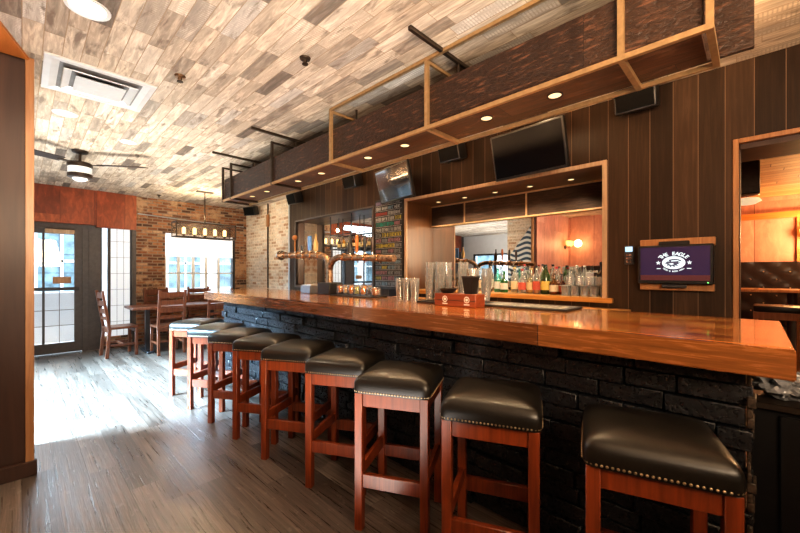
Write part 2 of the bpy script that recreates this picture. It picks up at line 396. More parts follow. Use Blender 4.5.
def tag(o, label=None, cat=None, group=None, kind=None):
    if label: o['label'] = label
    if cat: o['category'] = cat
    if group: o['group'] = group
    if kind: o['kind'] = kind
    return o
def thing(name, label, cat, loc=(0, 0, 0), rz=0.0, group=None):
    o = bpy.data.objects.new(name, None); COL.objects.link(o); o.empty_display_size = 0.1
    o.location = loc; o.rotation_euler = (0, 0, rz)
    return tag(o, label, cat, group)
def struct(name, mb, mat, parent=None, label=None):
    o = mb.build(name, mat, parent)
    o['kind'] = 'structure'
    if label: o['label'] = label
    return o
def dup(root, loc, rz=None, label=None, group=None):
    r = root.copy(); COL.objects.link(r); r.location = loc
    if rz is not None: r.rotation_euler = (0, 0, rz)
    if label: r['label'] = label
    if group: r['group'] = group
    for ch in list(root.children):
        c = ch.copy(); COL.objects.link(c); c.parent = r
        for g in list(ch.children):
            d = g.copy(); COL.objects.link(d); d.parent = c
    return r

CZ = 2.68      # ceiling
WX = 3.26      # panelled back wall
FY = 8.0       # far wall
TOP = 1.07     # bar top

# ------------------------------------------------------------------ the shell
struct('floor', MB().box(-4.5, -3.2, -0.06, 9.2, 8.2, 0.0), M['floor'], label='grey brown plank floor')
struct('ceiling', MB().box(-4.5, -3.2, CZ, 3.6, 8.2, CZ + 0.08), M['ceiling'], label='ceiling of pale reclaimed boards')
# panelled back wall with two niches and a doorway
w = MB()
T = 3.42
nz0, nz1 = 1.06, 2.17
w.box(WX, 0.09, 0, T, 5.87, nz0)
w.box(WX, 0.09, nz1, T, 5.87, CZ)
w.box(WX, 0.09, nz0, T, 0.87, nz1)
w.box(WX, 3.04, nz0, T, 3.65, nz1)
w.box(WX, 5.63, nz0, T, 5.87, nz1)
w.box(WX, -1.5, 2.15, T, 0.09, CZ)
w.box(WX, -3.2, 0, T, -1.5, CZ)
struct('wall_right', w, M['darkwall'], label='dark stained vertical board wall behind the bar')
struct('wall_right_brick', MB().box(T, 5.6, 0, T + 0.12, FY + 0.1, CZ), M['brickwhite'], label='whitewashed brick wall beyond the bar')
struct('trim_1', MB().box(WX - 0.012, 5.835, 0, WX + 0.0, 5.875, CZ, 0.002), M['bluemetal'], label='pale steel corner strip at the end of the boards')
def niche(n, y0, y1, mx):
    struct('trim_%d' % (n * 10), MB().box(T - .16, y0 - .02, nz1, mx + .03, y1 + .02, nz1 + .03), M['nichedark'], label='dark niche ceiling')
    struct('trim_%d' % (n * 10 + 1), MB().box(T - .155, y1, nz0, mx + .03, y1 + .03, nz1), M['nichewood'], label='brown niche side lining')
    struct('trim_%d' % (n * 10 + 2), MB().box(T - .155, y0 - .03, nz0, mx + .03, y0, nz1), M['nichewood'], label='brown niche side lining')
    struct('trim_%d' % (n * 10 + 3), MB().box(mx + .012, y0 - .03, nz0 - .1, mx + .03, y1 + .03, nz1 + .03), M['nichedark'])
niche(2, 0.88, 3.035, 3.75)
niche(3, 3.66, 5.625, 3.54)
# front edging of the niches
def edging(n, y0, y1, zb, m, wd=0.035):
    e = MB()
    e.box(WX - .018, y0 - wd, zb, WX + .03, y0, nz1 + wd, .003)
    e.box(WX - .018, y1, zb, WX + .03, y1 + wd, nz1 + wd, .003)
    e.box(WX - .018, y0, nz1, WX + .03, y1, nz1 + wd, .003)
    struct('trim_%d' % n, e, m, label='wooden edging round a wall niche')
edging(4, 0.88, 3.035, nz0, M['tantrim'])
edging(5, 3.66, 5.625, nz0, M['greyframe'], 0.025)
# doorway casing
d = MB()
d.box(WX - .014, 0.072, 0, WX + .02, 0.102, 2.175, .003).box(WX - .014, -1.5, 2.145, WX + .02, 0.072, 2.175, .003).box(WX - .014, -1.54, 0, WX + .02, -1.5, 2.175, .003)
struct('trim_6', d, M['trimwood'], label='golden wood casing of the side doorway')
j = MB().box(WX + .02, 0.066, 0, T, 0.092, 2.15).box(WX + .02, -1.5, 2.11, T + .25, 0.088, 2.15)
struct('trim_7', j, M['pillar'], label='dark lining of the side doorway')

# far wall with windows and door (openings cut by building round them)
fw = MB()
wx0, wx1, wz0, wz1 = 1.88, 3.18, 0.85, 2.06
fw.box(1.43, FY, 0, wx0, FY + .25, CZ).box(wx1, FY, 0, T + .12, FY + .25, CZ)
fw.box(wx0, FY, 0, wx1, FY + .25, wz0).box(wx0, FY, wz1, wx1, FY + .25, CZ)
struct('wall_far', fw, M['brickfar'], label='old brick wall round the street window')
fe = MB()
fe.box(-4.5, FY + .02, 2.09, 1.43, FY + .25, CZ).box(1.37, FY, 0, 1.43, FY + .2, 2.09).box(.78, FY + .02, 0, .93, FY + .16, 2.09)
fe.box(-4.5, FY + .02, 0, -.25, FY + .25, 2.09)
struct('wall_entry', fe, M['greyframe'], label='grey framing of the entry')
struct('wall_entry_sill', MB().box(.93, FY - .02, 0, 1.37, FY + .2, .20), M['brickfar'], label='low brick sill under the tall sidelight')
# rust red bulkhead above the entry
rb = MB()
rb.box(-4.0, FY - .08, 2.10, .865, FY + .02, CZ)
struct('trim_8', rb, M['redpanel'], label='rust red panel above the entry door')
rb = MB(); rb.prism([(.865, FY - .10), (1.43, FY - .03), (1.43, FY + .02), (.865, FY + .02)], 2.07, CZ)
struct('trim_9', rb, M['redpanel'], label='rust red panel above the tall sidelight')

# street window
wn = thing('window_1', 'wide street window with white shade in the brick wall', 'window', (0, 0, 0)); wn['kind'] = 'structure'
fr = MB()
fr.box(wx0, FY + .04, wz0, wx0 + .035, FY + .1, wz1).box(wx0, FY + .04, wz0, wx1, FY + .1, wz0 + .05).box(wx0, FY + .04, wz1 - .04, wx1, FY + .1, wz1)
for x in (2.12, 2.38, 2.62, 2.86): fr.box(x - .025, FY + .05, wz0, x + .025, FY + .1, wz1)
fr.box(wx0, FY + .05, 1.28, wx1, FY + .09, 1.31)
fr.build('window_frame', M['whiteframe'], wn)
MB().box(wx1 - .05, FY + .005, wz0, wx1, FY + .12, wz1, .004).build('side_frame', M['blackframe'], wn)
MB().box(wx0, FY + .07, wz0, wx1, FY + .076, wz1).build('pane', M['pane'], wn)
MB().box(wx0 + .01, FY + .015, 1.62, wx1 - .05, FY + .025, wz1, .002).build('roller_shade', M['shade'], wn)
# tall sidelight
wn = thing('window_2', 'tall narrow sidelight beside the entry door', 'window'); wn['kind'] = 'structure'
fr = MB(); fr.box(.93, FY + .03, .2, .955, FY + .1, 2.09).box(1.345, FY + .03, .2, 1.37, FY + .1, 2.09).box(1.03, FY + .03, .2, 1.07, FY + .1, 2.09)
fr.build('window_frame', M['blackframe'], wn)
MB().box(.93, FY + .07, .2, 1.37, FY + .076, 2.09).build('pane', M['pane'], wn)
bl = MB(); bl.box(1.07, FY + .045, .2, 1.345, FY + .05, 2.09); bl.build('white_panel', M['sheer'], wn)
ld = MB()
for x in (1.16, 1.255): ld.box(x - .002, FY + .038, .2, x + .002, FY + .044, 2.09)
for k in range(6): ld.box(1.07, FY + .038, .45 + k * .28, 1.345, FY + .044, .454 + k * .28)
ld.build('lead_lines', M['greyframe'], wn)
# entry door
dr = thing('door_1', 'glazed grey entry door with push bar', 'door'); dr['kind'] = 'structure'
fr = MB()
fr.box(-.25, FY + .04, 0, -.18, FY + .12, 2.09).box(.70, FY + .03, 0, .78, FY + .12, 2.09).box(-.25, FY + .04, 2.03, .78, FY + .12, 2.09)
fr.build('door_frame', M['greyframe'], dr)
fr = MB(); fr.box(.60, FY + .05, .01, .70, FY + .1, 2.03).box(-.18, FY + .05, .01, -.10, FY + .1, 2.03).box(-.10, FY + .05, .01, .60, FY + .1, .17)
fr.box(-.10, FY + .05, 1.93, .60, FY + .1, 2.03).box(.22, FY + .055, .17, .25, FY + .095, 1.93)
fr.build('door_leaf', M['greyframe'], dr)
MB().box(-.10, FY + .072, .17, .60, FY + .078, 1.93).build('pane', M['pane'], dr)
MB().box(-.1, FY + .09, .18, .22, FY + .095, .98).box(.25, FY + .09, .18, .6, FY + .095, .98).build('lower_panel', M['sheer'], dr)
ld = MB()
for x in (.05, .42): ld.box(x - .004, FY + .08, .17, x + .004, FY + .088, 1.93)
for z in (.45, .7, 1.3, 1.6): ld.box(-.1, FY + .08, z - .004, .6, FY + .088, z + .004)
ld.build('lead_lines', M['blackframe'], dr)
MB().box(-.15, FY - .0, 1.02, .66, FY + .05, 1.07, .008).build('push_bar', M['blackframe'], dr)
MB().box(.25, FY - .02, 1.93, .60, FY + .05, 2.0, .006).build('door_closer', M['tantrim'], dr)
MB().box(.34, FY + .03, 1.13, .56, FY + .05, 1.24, .006).build('notice_plate', M['trimwood'], dr)
# left side: partition end, red wall near camera, storefront beyond
struct('wall_partition', MB().box(-4.3, 3.36, 0, .035, 3.92, CZ), M['pillar'], label='dark brown panelled partition at the left')
tr = MB().box(.014, 3.335, 0, .055, 3.372, CZ, .002)
struct('trim_12', tr, M['trimwood'], label='orange lit edge strip of the partition')
struct('trim_13', MB().box(-2.0, 3.34, 0, -.16, 3.36, CZ), M['redpanel2'], label='rust red panel on the partition face')
struct('trim_16', MB().box(.033, 3.372, 0, .040, 3.92, CZ), M['brickwhite'], label='whitewashed brick end of the partition')
struct('baseboard_left', MB().box(-4.3, 3.322, 0, .068, 3.36, .095, .004), M['pillar'], label='dark baseboard of the partition')
struct('wall_left', MB().box(-2.1, -3.2, 0, -2.0, 3.36, CZ), M['redwall'], label='rust red side wall')
struct('trim_14', MB().prism([(-1.2, 2.5), (-.10, 2.9), (.03, 3.335), (-1.2, 3.335)], CZ - .02, CZ - .001), M['orangewood'], label='thin orange wedge on the ceiling by the partition')  # flat orange wedge just under the ceiling
lw = MB()
lx = -4.3
lw.box(lx - .15, 3.7, 0, lx, FY + .1, .4).box(lx - .15, 3.7, 2.0, lx, FY + .1, CZ).box(lx - .15, 3.7, .4, lx, 4.0, 2).box(lx - .15, 7.6, .4, lx, FY + .1, 2)
struct('wall_left_far', lw, M['plaster'], label='white storefront wall')
wn = thing('window_3', 'storefront window in the left wall', 'window'); wn['kind'] = 'structure'
fr = MB()
for y in (4.02, 4.9, 5.8, 6.7, 7.58): fr.box(lx - .1, y - .04, .4, lx - .02, y + .04, 2.0)
fr.box(lx - .1, 4.0, .4, lx - .02, 7.6, .46).box(lx - .1, 4.0, 1.94, lx - .02, 7.6, 2.0)
fr.build('window_frame', M['blackframe'], wn)
MB().box(lx - .07, 4.0, .4, lx - .064, 7.6, 2.0).build('pane', M['pane'], wn)
struct('wall_back', MB().box(-2.1, -3.3, 0, T, -3.2, CZ), M['darkwall'])

# side room through the doorway
struct('wall_side_room', MB().box(8.0, -3.2, 0, 8.1, 1.2, 2.6), M['redwall'], label='rust red wall of the side room')
struct('wall_side_room_left', MB().box(T + .5, 0.62, 0, 8.1, 0.70, 2.6), M['redpanel'])
struct('wall_side_room_right', MB().box(T, -3.2, 0, 8.1, -3.1, 2.6), M['redpanel'])
struct('ceiling_side_room', MB().box(T, -3.2, 2.47, 8.1, 1.2, 2.55), planks('side room board ceiling', 0, 1, .14, 2.0,
    [(0, (.5, .25, .09)), (.5, (.62, .34, .14)), (1, (.72, .44, .2))], rough=.6, gap=.03, gapc=(.12, .05, .02), grain=.4), label='board ceiling of the side room')
sb = MB().box(7.93, -3.2, 2.13, 8.0, 1.2, 2.22)
for y in (-2.3, -1.4, -.5, .4): sb.box(7.94, y - .05, 1.2, 8.0, y + .05, 2.13)
struct('trim_15', sb, M['orangewood'], label='orange battens on the side room wall')
struct('wall_side_filler', MB().box(T, .60, 0, T + .55, .70, 2.6), M['pillar'])

# ------------------------------------------------------------------ bar
cp = [(1.60, -.09), (2.53, -.09), (2.53, 5.35), (2.30, 5.45), (1.575, 4.92)]
ct = thing('wooden_worktop', 'long glossy orange wooden bar top running the length of the bar', 'bar top', (0, 0, 0))
MB().prism([(1.632, -.088), (2.53, -.088), (2.53, 5.35), (2.30, 5.45), (1.632, 4.955)], .9755, TOP, .004).build('slab', M['countertop'], ct)
MB().prism([(1.60, -.09), (1.632, -.09), (1.632, 4.955), (1.575, 4.92)], .9755, TOP - .0005, .004).build('front_edge', M['fascia'], ct)
base = thing('bar_counter', 'black painted stone brick base under the wooden bar top', 'bar', (1.8, 2.4, 0))
cb = MB().box(.02, -2.36, 0, .62, 2.42, .975)
cb.build('core', plain('matt black core', (.012, .012, .012), .6), base)
bk = MB(); random.seed(3)
zz = 0.0; row = 0
hts = [.075] * 13
for hgt in hts:
    y = -2.38 + (-.1 if row % 2 else 0)
    while y < 2.44:
        L = random.choice((.18, .24, .24, .3, .34))
        y0 = max(y, -2.38 - (0.02 if row % 2 else 0)); y1 = min(y + L, 2.44)
        if y1 - y0 > .03:
            p = random.choice((0, .004, .008, .012, .022, .034))
            tw = random.uniform(-.004, .004)
            bk.box(-.012 - p, y0 + .0025, zz + .0025, .03, y1 - .0025, min(zz + hgt - .0025, .974), .0035)
        y += L
    zz += hgt; row += 1
bk.build('stone_front', M['stone'], base)
ee = MB()
zz = 0
for k in range(13):
    ee.box(-.012 - .012 * (k % 3), -2.392 - .014 * ((k * 5) % 4) / 3, zz + .003, .06, -2.381, zz + .038, .003)
    ee.box(-.008 - .010 * ((k + 1) % 3), -2.390 - .010 * ((k * 3) % 4) / 3, zz + .041, .06, -2.381, zz + .072, .003); zz += .075
ee.build('stone_end', plain('raw grey brown stone ends', (.07, .05, .035), .4, 0, .7, 60, .8), base)
# low dark cabinet past the bar end
cab = thing('back_cabinet', 'low black cabinet past the right end of the bar', 'cabinet', (2.34, -.70, 0))
MB().box(-.30, -.66, .0, .15, .72, .765, .004).build('carcass', M['blackplastic'], cab)
MB().box(-.32, -.68, .765, .17, .725, .793, .004).build('cabinet_top', M['darksteel'], cab)
for y in (-.64, .01): MB().box(-.315, y, .08, -.30, y + .62, .75, .004).build('door', M['blackplastic'], cab)
bg = bmesh.new(); bmesh.ops.create_icosphere(bg, subdivisions=4, radius=1)
random.seed(5)
from mathutils import noise as mn
for v in bg.verts:
    nn = mn.noise(v.co * 2.3) * .35 + abs(mn.noise(v.co * 6)) * .3
    v.co *= (1 + nn); v.co.x *= .08; v.co.y *= .085; v.co.z = max(v.co.z * .055, -.05)
bb = MB(); bb.bm = bg
o = bb.build('plastic_bag', plain('crinkled grey plastic', (.30, .31, .33), .15, .2, .3, 20, .8), None, flat=True, loc=(2.16, -.085, .845))
tag(o, 'crumpled grey plastic bag lying under the right end of the bar top', 'bag')

# ------------------------------------------------------------------ stools
def make_stool():
    t = thing('bar_stool', 'x', 'bar stool', (0, 0, 0), 0, 'bar stools along the bar')
    S = .195; lg = .042
    # cushion: rounded square dome
    n = 28; bm = bmesh.new(); rings = []
    prof = [(1.0, .0), (1.012, .012), (1.012, .038), (1.0, .055), (.965, .070), (.90, .081), (.78, .090), (.55, .098), (.28, .102)]
    def sq(r, k, m):
        th = 2 * PI * k / m; cx, sy = math.cos(th), math.sin(th); e = .16
        return (math.copysign(abs(cx) ** e, cx) * r, math.copysign(abs(sy) ** e, sy) * r)
    m_ = 48
    for f, z in prof:
        ring = []
        for k in range(m_):
            x, y = sq(1, k + .5, m_)
            ff = S * 1.02 * f
            ring.append(bm.verts.new((x * ff, y * ff, z)))
        rings.append(ring)
    for a, b in zip(rings, rings[1:]):
        for i in range(m_): bm.faces.new((a[i], a[(i + 1) % m_], b[(i + 1) % m_], b[i]))
    bm.faces.new(rings[-1]); bm.faces.new(rings[0][::-1])
    mb = MB(); mb.bm = bm
    seat = mb.build('seat', M['leather'], t, loc=(0, 0, .695))
    nl = MB(); c = 26
    for k in range(c + 1):
        q = -1 + 2 * k / c
        w_ = S * 1.032 * (1 - abs(q) ** (2 / .16)) ** (.08)
        w_ = max(w_, S * .95)
        q *= S * .975
        for (x, y) in ((q, -w_), (q, w_), (-w_, q), (w_, q)):
            nl.sphere((x, y, .010), .0046, n=6)
    nl.build('nailhead_trim', M['nail'], seat)
    for sx in (-1, 1):
        for sy in (-1, 1):
            x0 = sx * (S - lg / 2 - .004); y0 = sy * (S - lg / 2 - .004)
            MB().box(x0 - lg / 2, y0 - lg / 2, 0, x0 + lg / 2, y0 + lg / 2, .695, .003).build('leg', M['stoolwood'], t)
    i0 = S - lg - .002
    for s in (-1, 1):
        p = s * (S - lg / 2 - .006)
        MB().box(-i0, p - .012, .625, i0, p + .012, .695, .002).build('apron', M['stoolwood'], t)
        MB().box(p - .012, -i0, .625, p + .012, i0, .695, .002).build('apron', M['stoolwood'], t)
        MB().box(-i0, p - .013, .27, i0, p + .013, .33, .003).build('stretcher', M['stoolwood'], t)
        MB().box(p - .013, -i0, .215, p + .013, i0, .285, .003).build('stretcher', M['stoolwood'], t)
    return t
stool_lab = [
    'black leather bar stool with nailhead trim, nearest the right end of the bar',
    'second bar stool from the right end, black leather seat on red wood legs',
    'third bar stool from the right end of the bar, black seat with nailheads',
    'fourth bar stool from the right end, square black seat on reddish legs',
    'fifth and middle bar stool of the nine along the bar',
    'fourth bar stool from the far end of the bar, by the dining chairs',
    'third bar stool from the far end of the bar',
    'second bar stool from the far end of the bar, beside the last stool',
    'farthest bar stool, at the far left end of the row',
]
sp = [(1.237, .384, 17), (1.206, .932, 24), (1.168, 1.455, 27), (1.19, 1.955, 28), (1.155, 2.47, 29), (1.14, 2.93, 30), (1.115, 3.40, 31), (1.09, 3.88, 33), (1.08, 4.45, 34)]
st = make_stool()
for i, (x, y, a) in enumerate(sp):
    a = R(a); d1 = Vector((math.sin(a), -math.cos(a))); d2 = Vector((math.cos(a), math.sin(a)))
    c = Vector((x, y)) + .192 * (d1 + d2)
    if i == 0:
        st.location = (c.x, c.y, 0); st.rotation_euler = (0, 0, a); st['label'] = stool_lab[0]
    else: dup(st, (c.x, c.y, 0), a, stool_lab[i])

# ------------------------------------------------------------------ dining set
def make_chair():
    t = thing('dining_chair', 'x', 'chair', (0, 0, 0), 0, 'dining chairs round the table')
    W, D = .40, .40
    for s in (-1, 1):
        x = s * (W / 2 - .02)
        MB().box(x - .02, D / 2 - .045, 0, x + .02, D / 2 - .005, .43, .003).build('leg', M['chairwood'], t)
        MB().bar((x, -D / 2 + .0, 0), (x, -D / 2 + .035, .44), .038, .042, .003).bar((x, -D / 2 + .035, .43), (x, -D / 2 - .055, 1.03), .038, .036, .003).build('leg', M['chairwood'], t)
        MB().box(x - .012, -D / 2 + .04, .17, x + .012, D / 2 - .04, .205, .003).build('stretcher', M['chairwood'], t)
    MB().box(-W / 2, -D / 2 + .01, .43, W / 2, D / 2 + .01, .465, .008).build('seat', M['chairwood'], t)
    MB().box(-W / 2 + .03, D / 2 - .035, .37, W / 2 - .03, D / 2 - .015, .43, .002).build('apron', M['chairwood'], t)
    MB().box(-W / 2 + .03, -D / 2 + .03, .37, W / 2 - .03, -D / 2 + .05, .43, .002).build('apron', M['chairwood'], t)
    MB().box(-W / 2 + .03, .0, .17, W / 2 - .03, .024, .2, .002).build('stretcher', M['chairwood'], t)
    for z, h in ((.955, .085), (.83, .075), (.71, .075), (.60, .05)):
        yy = -D / 2 + .035 - .09 * (z - .43) / .6
        MB().box(-W / 2 + .035, yy - .01, z - h / 2, W / 2 - .035, yy + .01, z + h / 2, .003).build('back_slat', M['chairwood'], t)
    return t
ch = make_chair()
ch.location = (1.08, 7.25, 0); ch.rotation_euler = (0, 0, -PI / 2 + .08); ch['label'] = 'ladder back wooden chair at the left end of the table, seen from its side'
dup(ch, (1.66, 6.90, 0), .04, 'ladder back wooden chair in front of the table, its back to the camera')
dup(ch, (1.74, 7.72, 0), PI + .05, 'ladder back wooden chair behind the table, left one under the window')
dup(ch, (2.44, 7.72, 0), PI - .03, 'ladder back wooden chair behind the table, right one under the window')
dup(ch, (2.38, 6.86, 0), .02, 'ladder back wooden chair partly hidden behind the far end of the bar top')
tb = thing('dining_table', 'dark wooden dining table on black posts under the chandelier', 'table', (1.95, 7.25, 0))
MB().box(-.76, -.33, .715, .72, .33, .755, .005).build('table_top', M['chairwood'], tb)
for x in (-.5, .5):
    p = MB(); p.box(x - .03, -.03, .03, x + .03, .03, .715).build('post', M['blackframe'], tb)
    MB().box(x - .05, -.26, 0, x + .05, .26, .03, .005).build('foot', M['blackframe'], tb)

# ------------------------------------------------------------------ hanging bulkhead over the bar
XB0, XB1, ZB0, ZB1 = 1.80, 2.14, 2.225, 2.50
bh = thing('hanging_bulkhead', 'long dark barn wood canopy in a steel frame hanging over the bar', 'ceiling canopy', (0, 0, 0))
rods = [.12, .414, 1.503, 2.547, 3.587, 4.655, 4.915]
MB().box(XB0 + .012, .14, ZB0 + .02, XB0 + .037, 4.90, ZB1, .002).build('front_panel', M['beam'], bh)
MB().box(XB1 - .03, -.0, ZB0 + .015, XB1 - .005, 4.90, ZB1 + .15, .002).build('rear_panel', M['beam'], bh)
MB().box(XB0 + .037, .15, ZB0 + .012, XB1 - .03, 4.90, ZB0 + .03).build('bottom_panel', M['beambottom'], bh)
MB().box(XB0 + .037, 4.87, ZB0 + .03, XB1 - .03, 4.895, ZB1).build('end_panel', M['beam'], bh)
for i, y in enumerate(rods):
    mt = M['brass'] if y < 3 else M['darksteel']
    MB().box(XB0 - .012, y - .012, ZB0 - .012, XB0 + .012, y + .012, 2.66).build('frame_post', mt, bh)
    MB().box(XB0 + .012, y - .012, ZB0 - .012, XB1 + .01, y + .012, ZB0 + .012).build('cross_bar', mt, bh)
    MB().box(XB0 + .012, y - .008, 2.64, XB1, y + .008, 2.66).build('top_bar', mt, bh)
    MB().box(XB1 - .004, y - .011, ZB0 + .012, XB1 + .010, y + .011, 2.65).build('frame_post', M['brass'], bh)
MB().box(XB0 - .0105, .132, ZB0 - .0105, XB0 + .0105, 4.903, ZB0 + .0125).build('lower_rail', M['brass'], bh)
MB().box(XB1 - .005, .132, ZB0 - .0105, XB1 + .0105, 4.903, ZB0 + .0105).build('lower_rail', M['brass'], bh)
MB().box(XB0 - .010, .132, 2.655, XB0 + .010, 2.56, 2.675).build('upper_rail', M['brass'], bh)
for y in (1.38, 3.405, 4.41):
    b = MB(); b.box(1.5, y - .012, CZ - .024, 2.3, y + .012, CZ, .002).build('ceiling_strut', M['darksteel'], bh)
    MB().cyl((1.97, y + .0, 2.3), (1.97, y, CZ - .03), .009, n=8).build('hanger_rod', M['darksteel'], bh)
for y in (2.42,):
    MB().cyl((1.97, y, 2.3), (1.97, y, CZ), .009, n=8).build('hanger_rod', M['darksteel'], bh)

def downlight(x, y, z, r, label, group, lit=True, mat='lamp', ring='darksteel'):
    t = thing('recessed_light', label, 'ceiling light', (x, y, z), 0, group)
    MB().lathe([(r * .8, .001), (r * .82, -.004), (r, -.006), (r * 1.02, -.001), (r * 1.02, .002)], n=24).build('trim_ring', M[ring], t)
    MB().lathe([(0.0001, -.001), (r * .8, -.001), (r * .8, .002)], n=24).build('lens', M[mat] if lit else M['ventdark'], t)
    return t
def spot(name, loc, e, col=(1, .74, .45), size=R(110), blend=.6, rad=.04, to=None):
    l = bpy.data.lights.new(name, 'SPOT'); l.energy = e; l.color = col; l.spot_size = size; l.spot_blend = blend; l.shadow_soft_size = rad
    o = bpy.data.objects.new(name, l); COL.objects.link(o); o.location = loc
    if to: o.rotation_euler = (Vector(to) - Vector(loc)).to_track_quat('-Z', 'Y').to_euler()
    return o
ordn = ['nearest', 'second nearest', 'third nearest', 'fourth nearest', 'fifth nearest', 'sixth nearest', 'seventh nearest', 'farthest']
for k, y in enumerate((.756, 1.164, 1.843, 2.254, 2.919, 3.337, 4.018, 4.401)):
    downlight(1.955, y, ZB0 + .012, .040, 'round spotlight in the underside of the hanging canopy, %s of eight' % ordn[k], 'spotlights in the hanging canopy')
    spot('canopy_spot', (1.955, y, ZB0 - .01), 15, (1, .72, .42), size=R(110))

# niche downlights
for k, y in enumerate((1.225, 1.62, 2.01, 2.40, 2.78)):
    downlight(3.55, y, nz1, .035, 'small spotlight in the right niche ceiling, %s of five from the right' % ['first', 'second', 'third', 'fourth', 'fifth'][k], 'spotlights in the right niche')
    spot('niche_spot', (3.50, y, nz1 - .03), 22, (1, .80, .55), size=R(130))
for k, y in enumerate((4.1, 4.9)):
    spot('niche_spot', (3.40, y, nz1 - .03), 6, col=(1, .85, .65), size=R(130))

# ceiling lights and small fittings
downlight(.239, 2.493, CZ, .095, 'large lit round ceiling light nearest the camera', None, True, 'lampsoft', 'vent')
downlight(.258, 4.272, CZ, .085, 'pale unlit round ceiling light behind the air vent', None, True, 'opal', 'vent')
downlight(.777, 4.74, CZ, .075, 'round ceiling light between the fan and the vent', None, True, 'lampsoft', 'vent')
for x, y, lab in ((.77, 2.891, 'small copper sprinkler cap right of the air vent'), (1.264, 2.072, 'small dark sprinkler head in the middle of the ceiling'), (1.686, 7.568, 'small dark sprinkler near the brick wall')):
    t = thing('sprinkler', lab, 'sprinkler', (x, y, CZ))
    MB().lathe([(.001, -.03), (.012, -.03), (.014, -.012), (.032, -.010), (.036, 0), (.036, .001)], n=16).build('escutcheon', M['copper'] if x < 1 else M['darksteel'], t)
    MB().lathe([(.001, -.042), (.02, -.042), (.02, -.038), (.001, -.036)], n=12).build('deflector', M['darksteel'], t)
# air diffuser
t = thing('air_vent', 'square white stepped air diffuser in the board ceiling', 'air vent', (.396, 3.465, CZ))
def sqring(mb, a, b, z0, z1):
    ra = [(-a, -a), (a, -a), (a, a), (-a, a)]; rb_ = [(-b, -b), (b, -b), (b, b), (-b, b)]
    for i in range(4):
        j_ = (i + 1) % 4
        mb.poly3([(*ra[i], z0), (*ra[j_], z0), (*rb_[j_], z1), (*rb_[i], z1)])
    return mb
MB().box(-.27, -.27, -.003, .27, .27, .0).build('back_plate', M['ventdark'], t)
q = MB(); sqring(q, .30, .265, -.012, -.014); sqring(q, .30, .30, -.001, -.012); sqring(q, .265, .225, -.014, -.004); q.build('outer_frame', M['vent'], t, flat=True)
q = MB(); sqring(q, .205, .16, -.028, -.006); sqring(q, .205, .20, -.028, -.031); q.build('middle_vane', M['vent'], t, flat=True)
q = MB(); sqring(q, .14, .10, -.034, -.012); sqring(q, .14, .0, -.034, -.036); q.build('centre_plate', M['vent'], t, flat=True)
# ceiling fan
t = thing('ceiling_fan', 'bronze ceiling fan with white light drum above the entry', 'ceiling fan', (.456, 5.48, CZ))
MB().lathe([(.03, -.035), (.07, -.02), (.075, 0)], n=24).build('canopy', M['fandark'], t)
MB().cyl((0, 0, -.14), (0, 0, -.02), .014).build('downrod', M['fandark'], t)
MB().lathe([(.02, -.12), (.10, -.135), (.115, -.15), (.115, -.185), (.10, -.19), (.001, -.19)], n=28).build('motor_housing', M['fandark'], t)
MB().lathe([(.001, -.19), (.108, -.19), (.108, -.265), (.001, -.265)], n=28).build('light_drum', M['opal'], t)
MB().lathe([(.001, -.262), (.112, -.262), (.112, -.30), (.085, -.31), (.001, -.31)], n=28).build('lower_ring', M['fandark'], t)
MB().lathe([(.001, -.345), (.04, -.342), (.065, -.325), (.07, -.308), (.001, -.307)], n=20).build('bottom_lens', M['opal'], t)
for k, an in enumerate((R(205), R(85), R(325))):
    mt = Matrix.Rotation(an, 4, 'Z') @ Matrix.Rotation(R(10), 4, 'X')
    b = MB().box(.10, -.02, -.158, .22, .02, -.150, .002, mt).box(.18, -.062, -.152, .66, .062, -.144, .003, mt)
    b.build('blade', M['fandark'], t)
# chandelier
t = thing('chandelier', 'rectangular dark framed chandelier with candle bulbs over the dining table', 'chandelier', (2.16, 6.7, CZ))
MB().box(-.13, -.04, -.02, .13, .04, 0, .004).build('canopy', M['darksteel'], t)
MB().cyl((0, 0, -.555), (0, 0, -.02), .009, n=10).build('stem', M['darksteel'], t)
fr = MB(); zt, zb_, hx, hy = -.555, -.79, .46, .13
for z in (zt, zb_):
    for y in (-hy, hy): fr.bar((-hx, y, z), (hx, y, z), .014)
    for x in (-hx, hx): fr.bar((x, -hy, z), (x, hy, z), .014)
for x in (-hx, hx):
    for y in (-hy, hy): fr.bar((x, y, zb_), (x, y, zt), .014)
fr.bar((0, -hy, zt), (0, hy, zt), .014).bar((-hx, 0, zb_), (hx, 0, zb_), .018)
fr.build('frame', M['darksteel'], t)
gm = glass('smoky mesh shade', (.80, .76, .72), .05, .4)
MB().box(-hx, -hy - .004, zb_ + .01, hx, -hy - .002, zt - .01).box(-hx, hy + .002, zb_ + .01, hx, hy + .004, zt - .01).build('mesh_shade', gm, t)
for k in range(5):
    x = -.32 + k * .16
    c_ = MB().cyl((x, 0, zb_ + .0), (x, 0, zb_ + .05), .02, n=12).build('candle_holder', M['darksteel'], t)
    MB().lathe([(.02, .05), (.028, .06), (.028, .145), (.018, .16), (.001, .165)], (x, 0, zb_), n=12).build('candle_bulb', M['candle'], t)
l = bpy.data.lights.new('chandelier_light', 'POINT'); l.energy = 42; l.color = (1, .78, .5); l.shadow_soft_size = .03
o = bpy.data.objects.new('chandelier_light', l); COL.objects.link(o); o.location = (2.16, 6.7, 2.25)

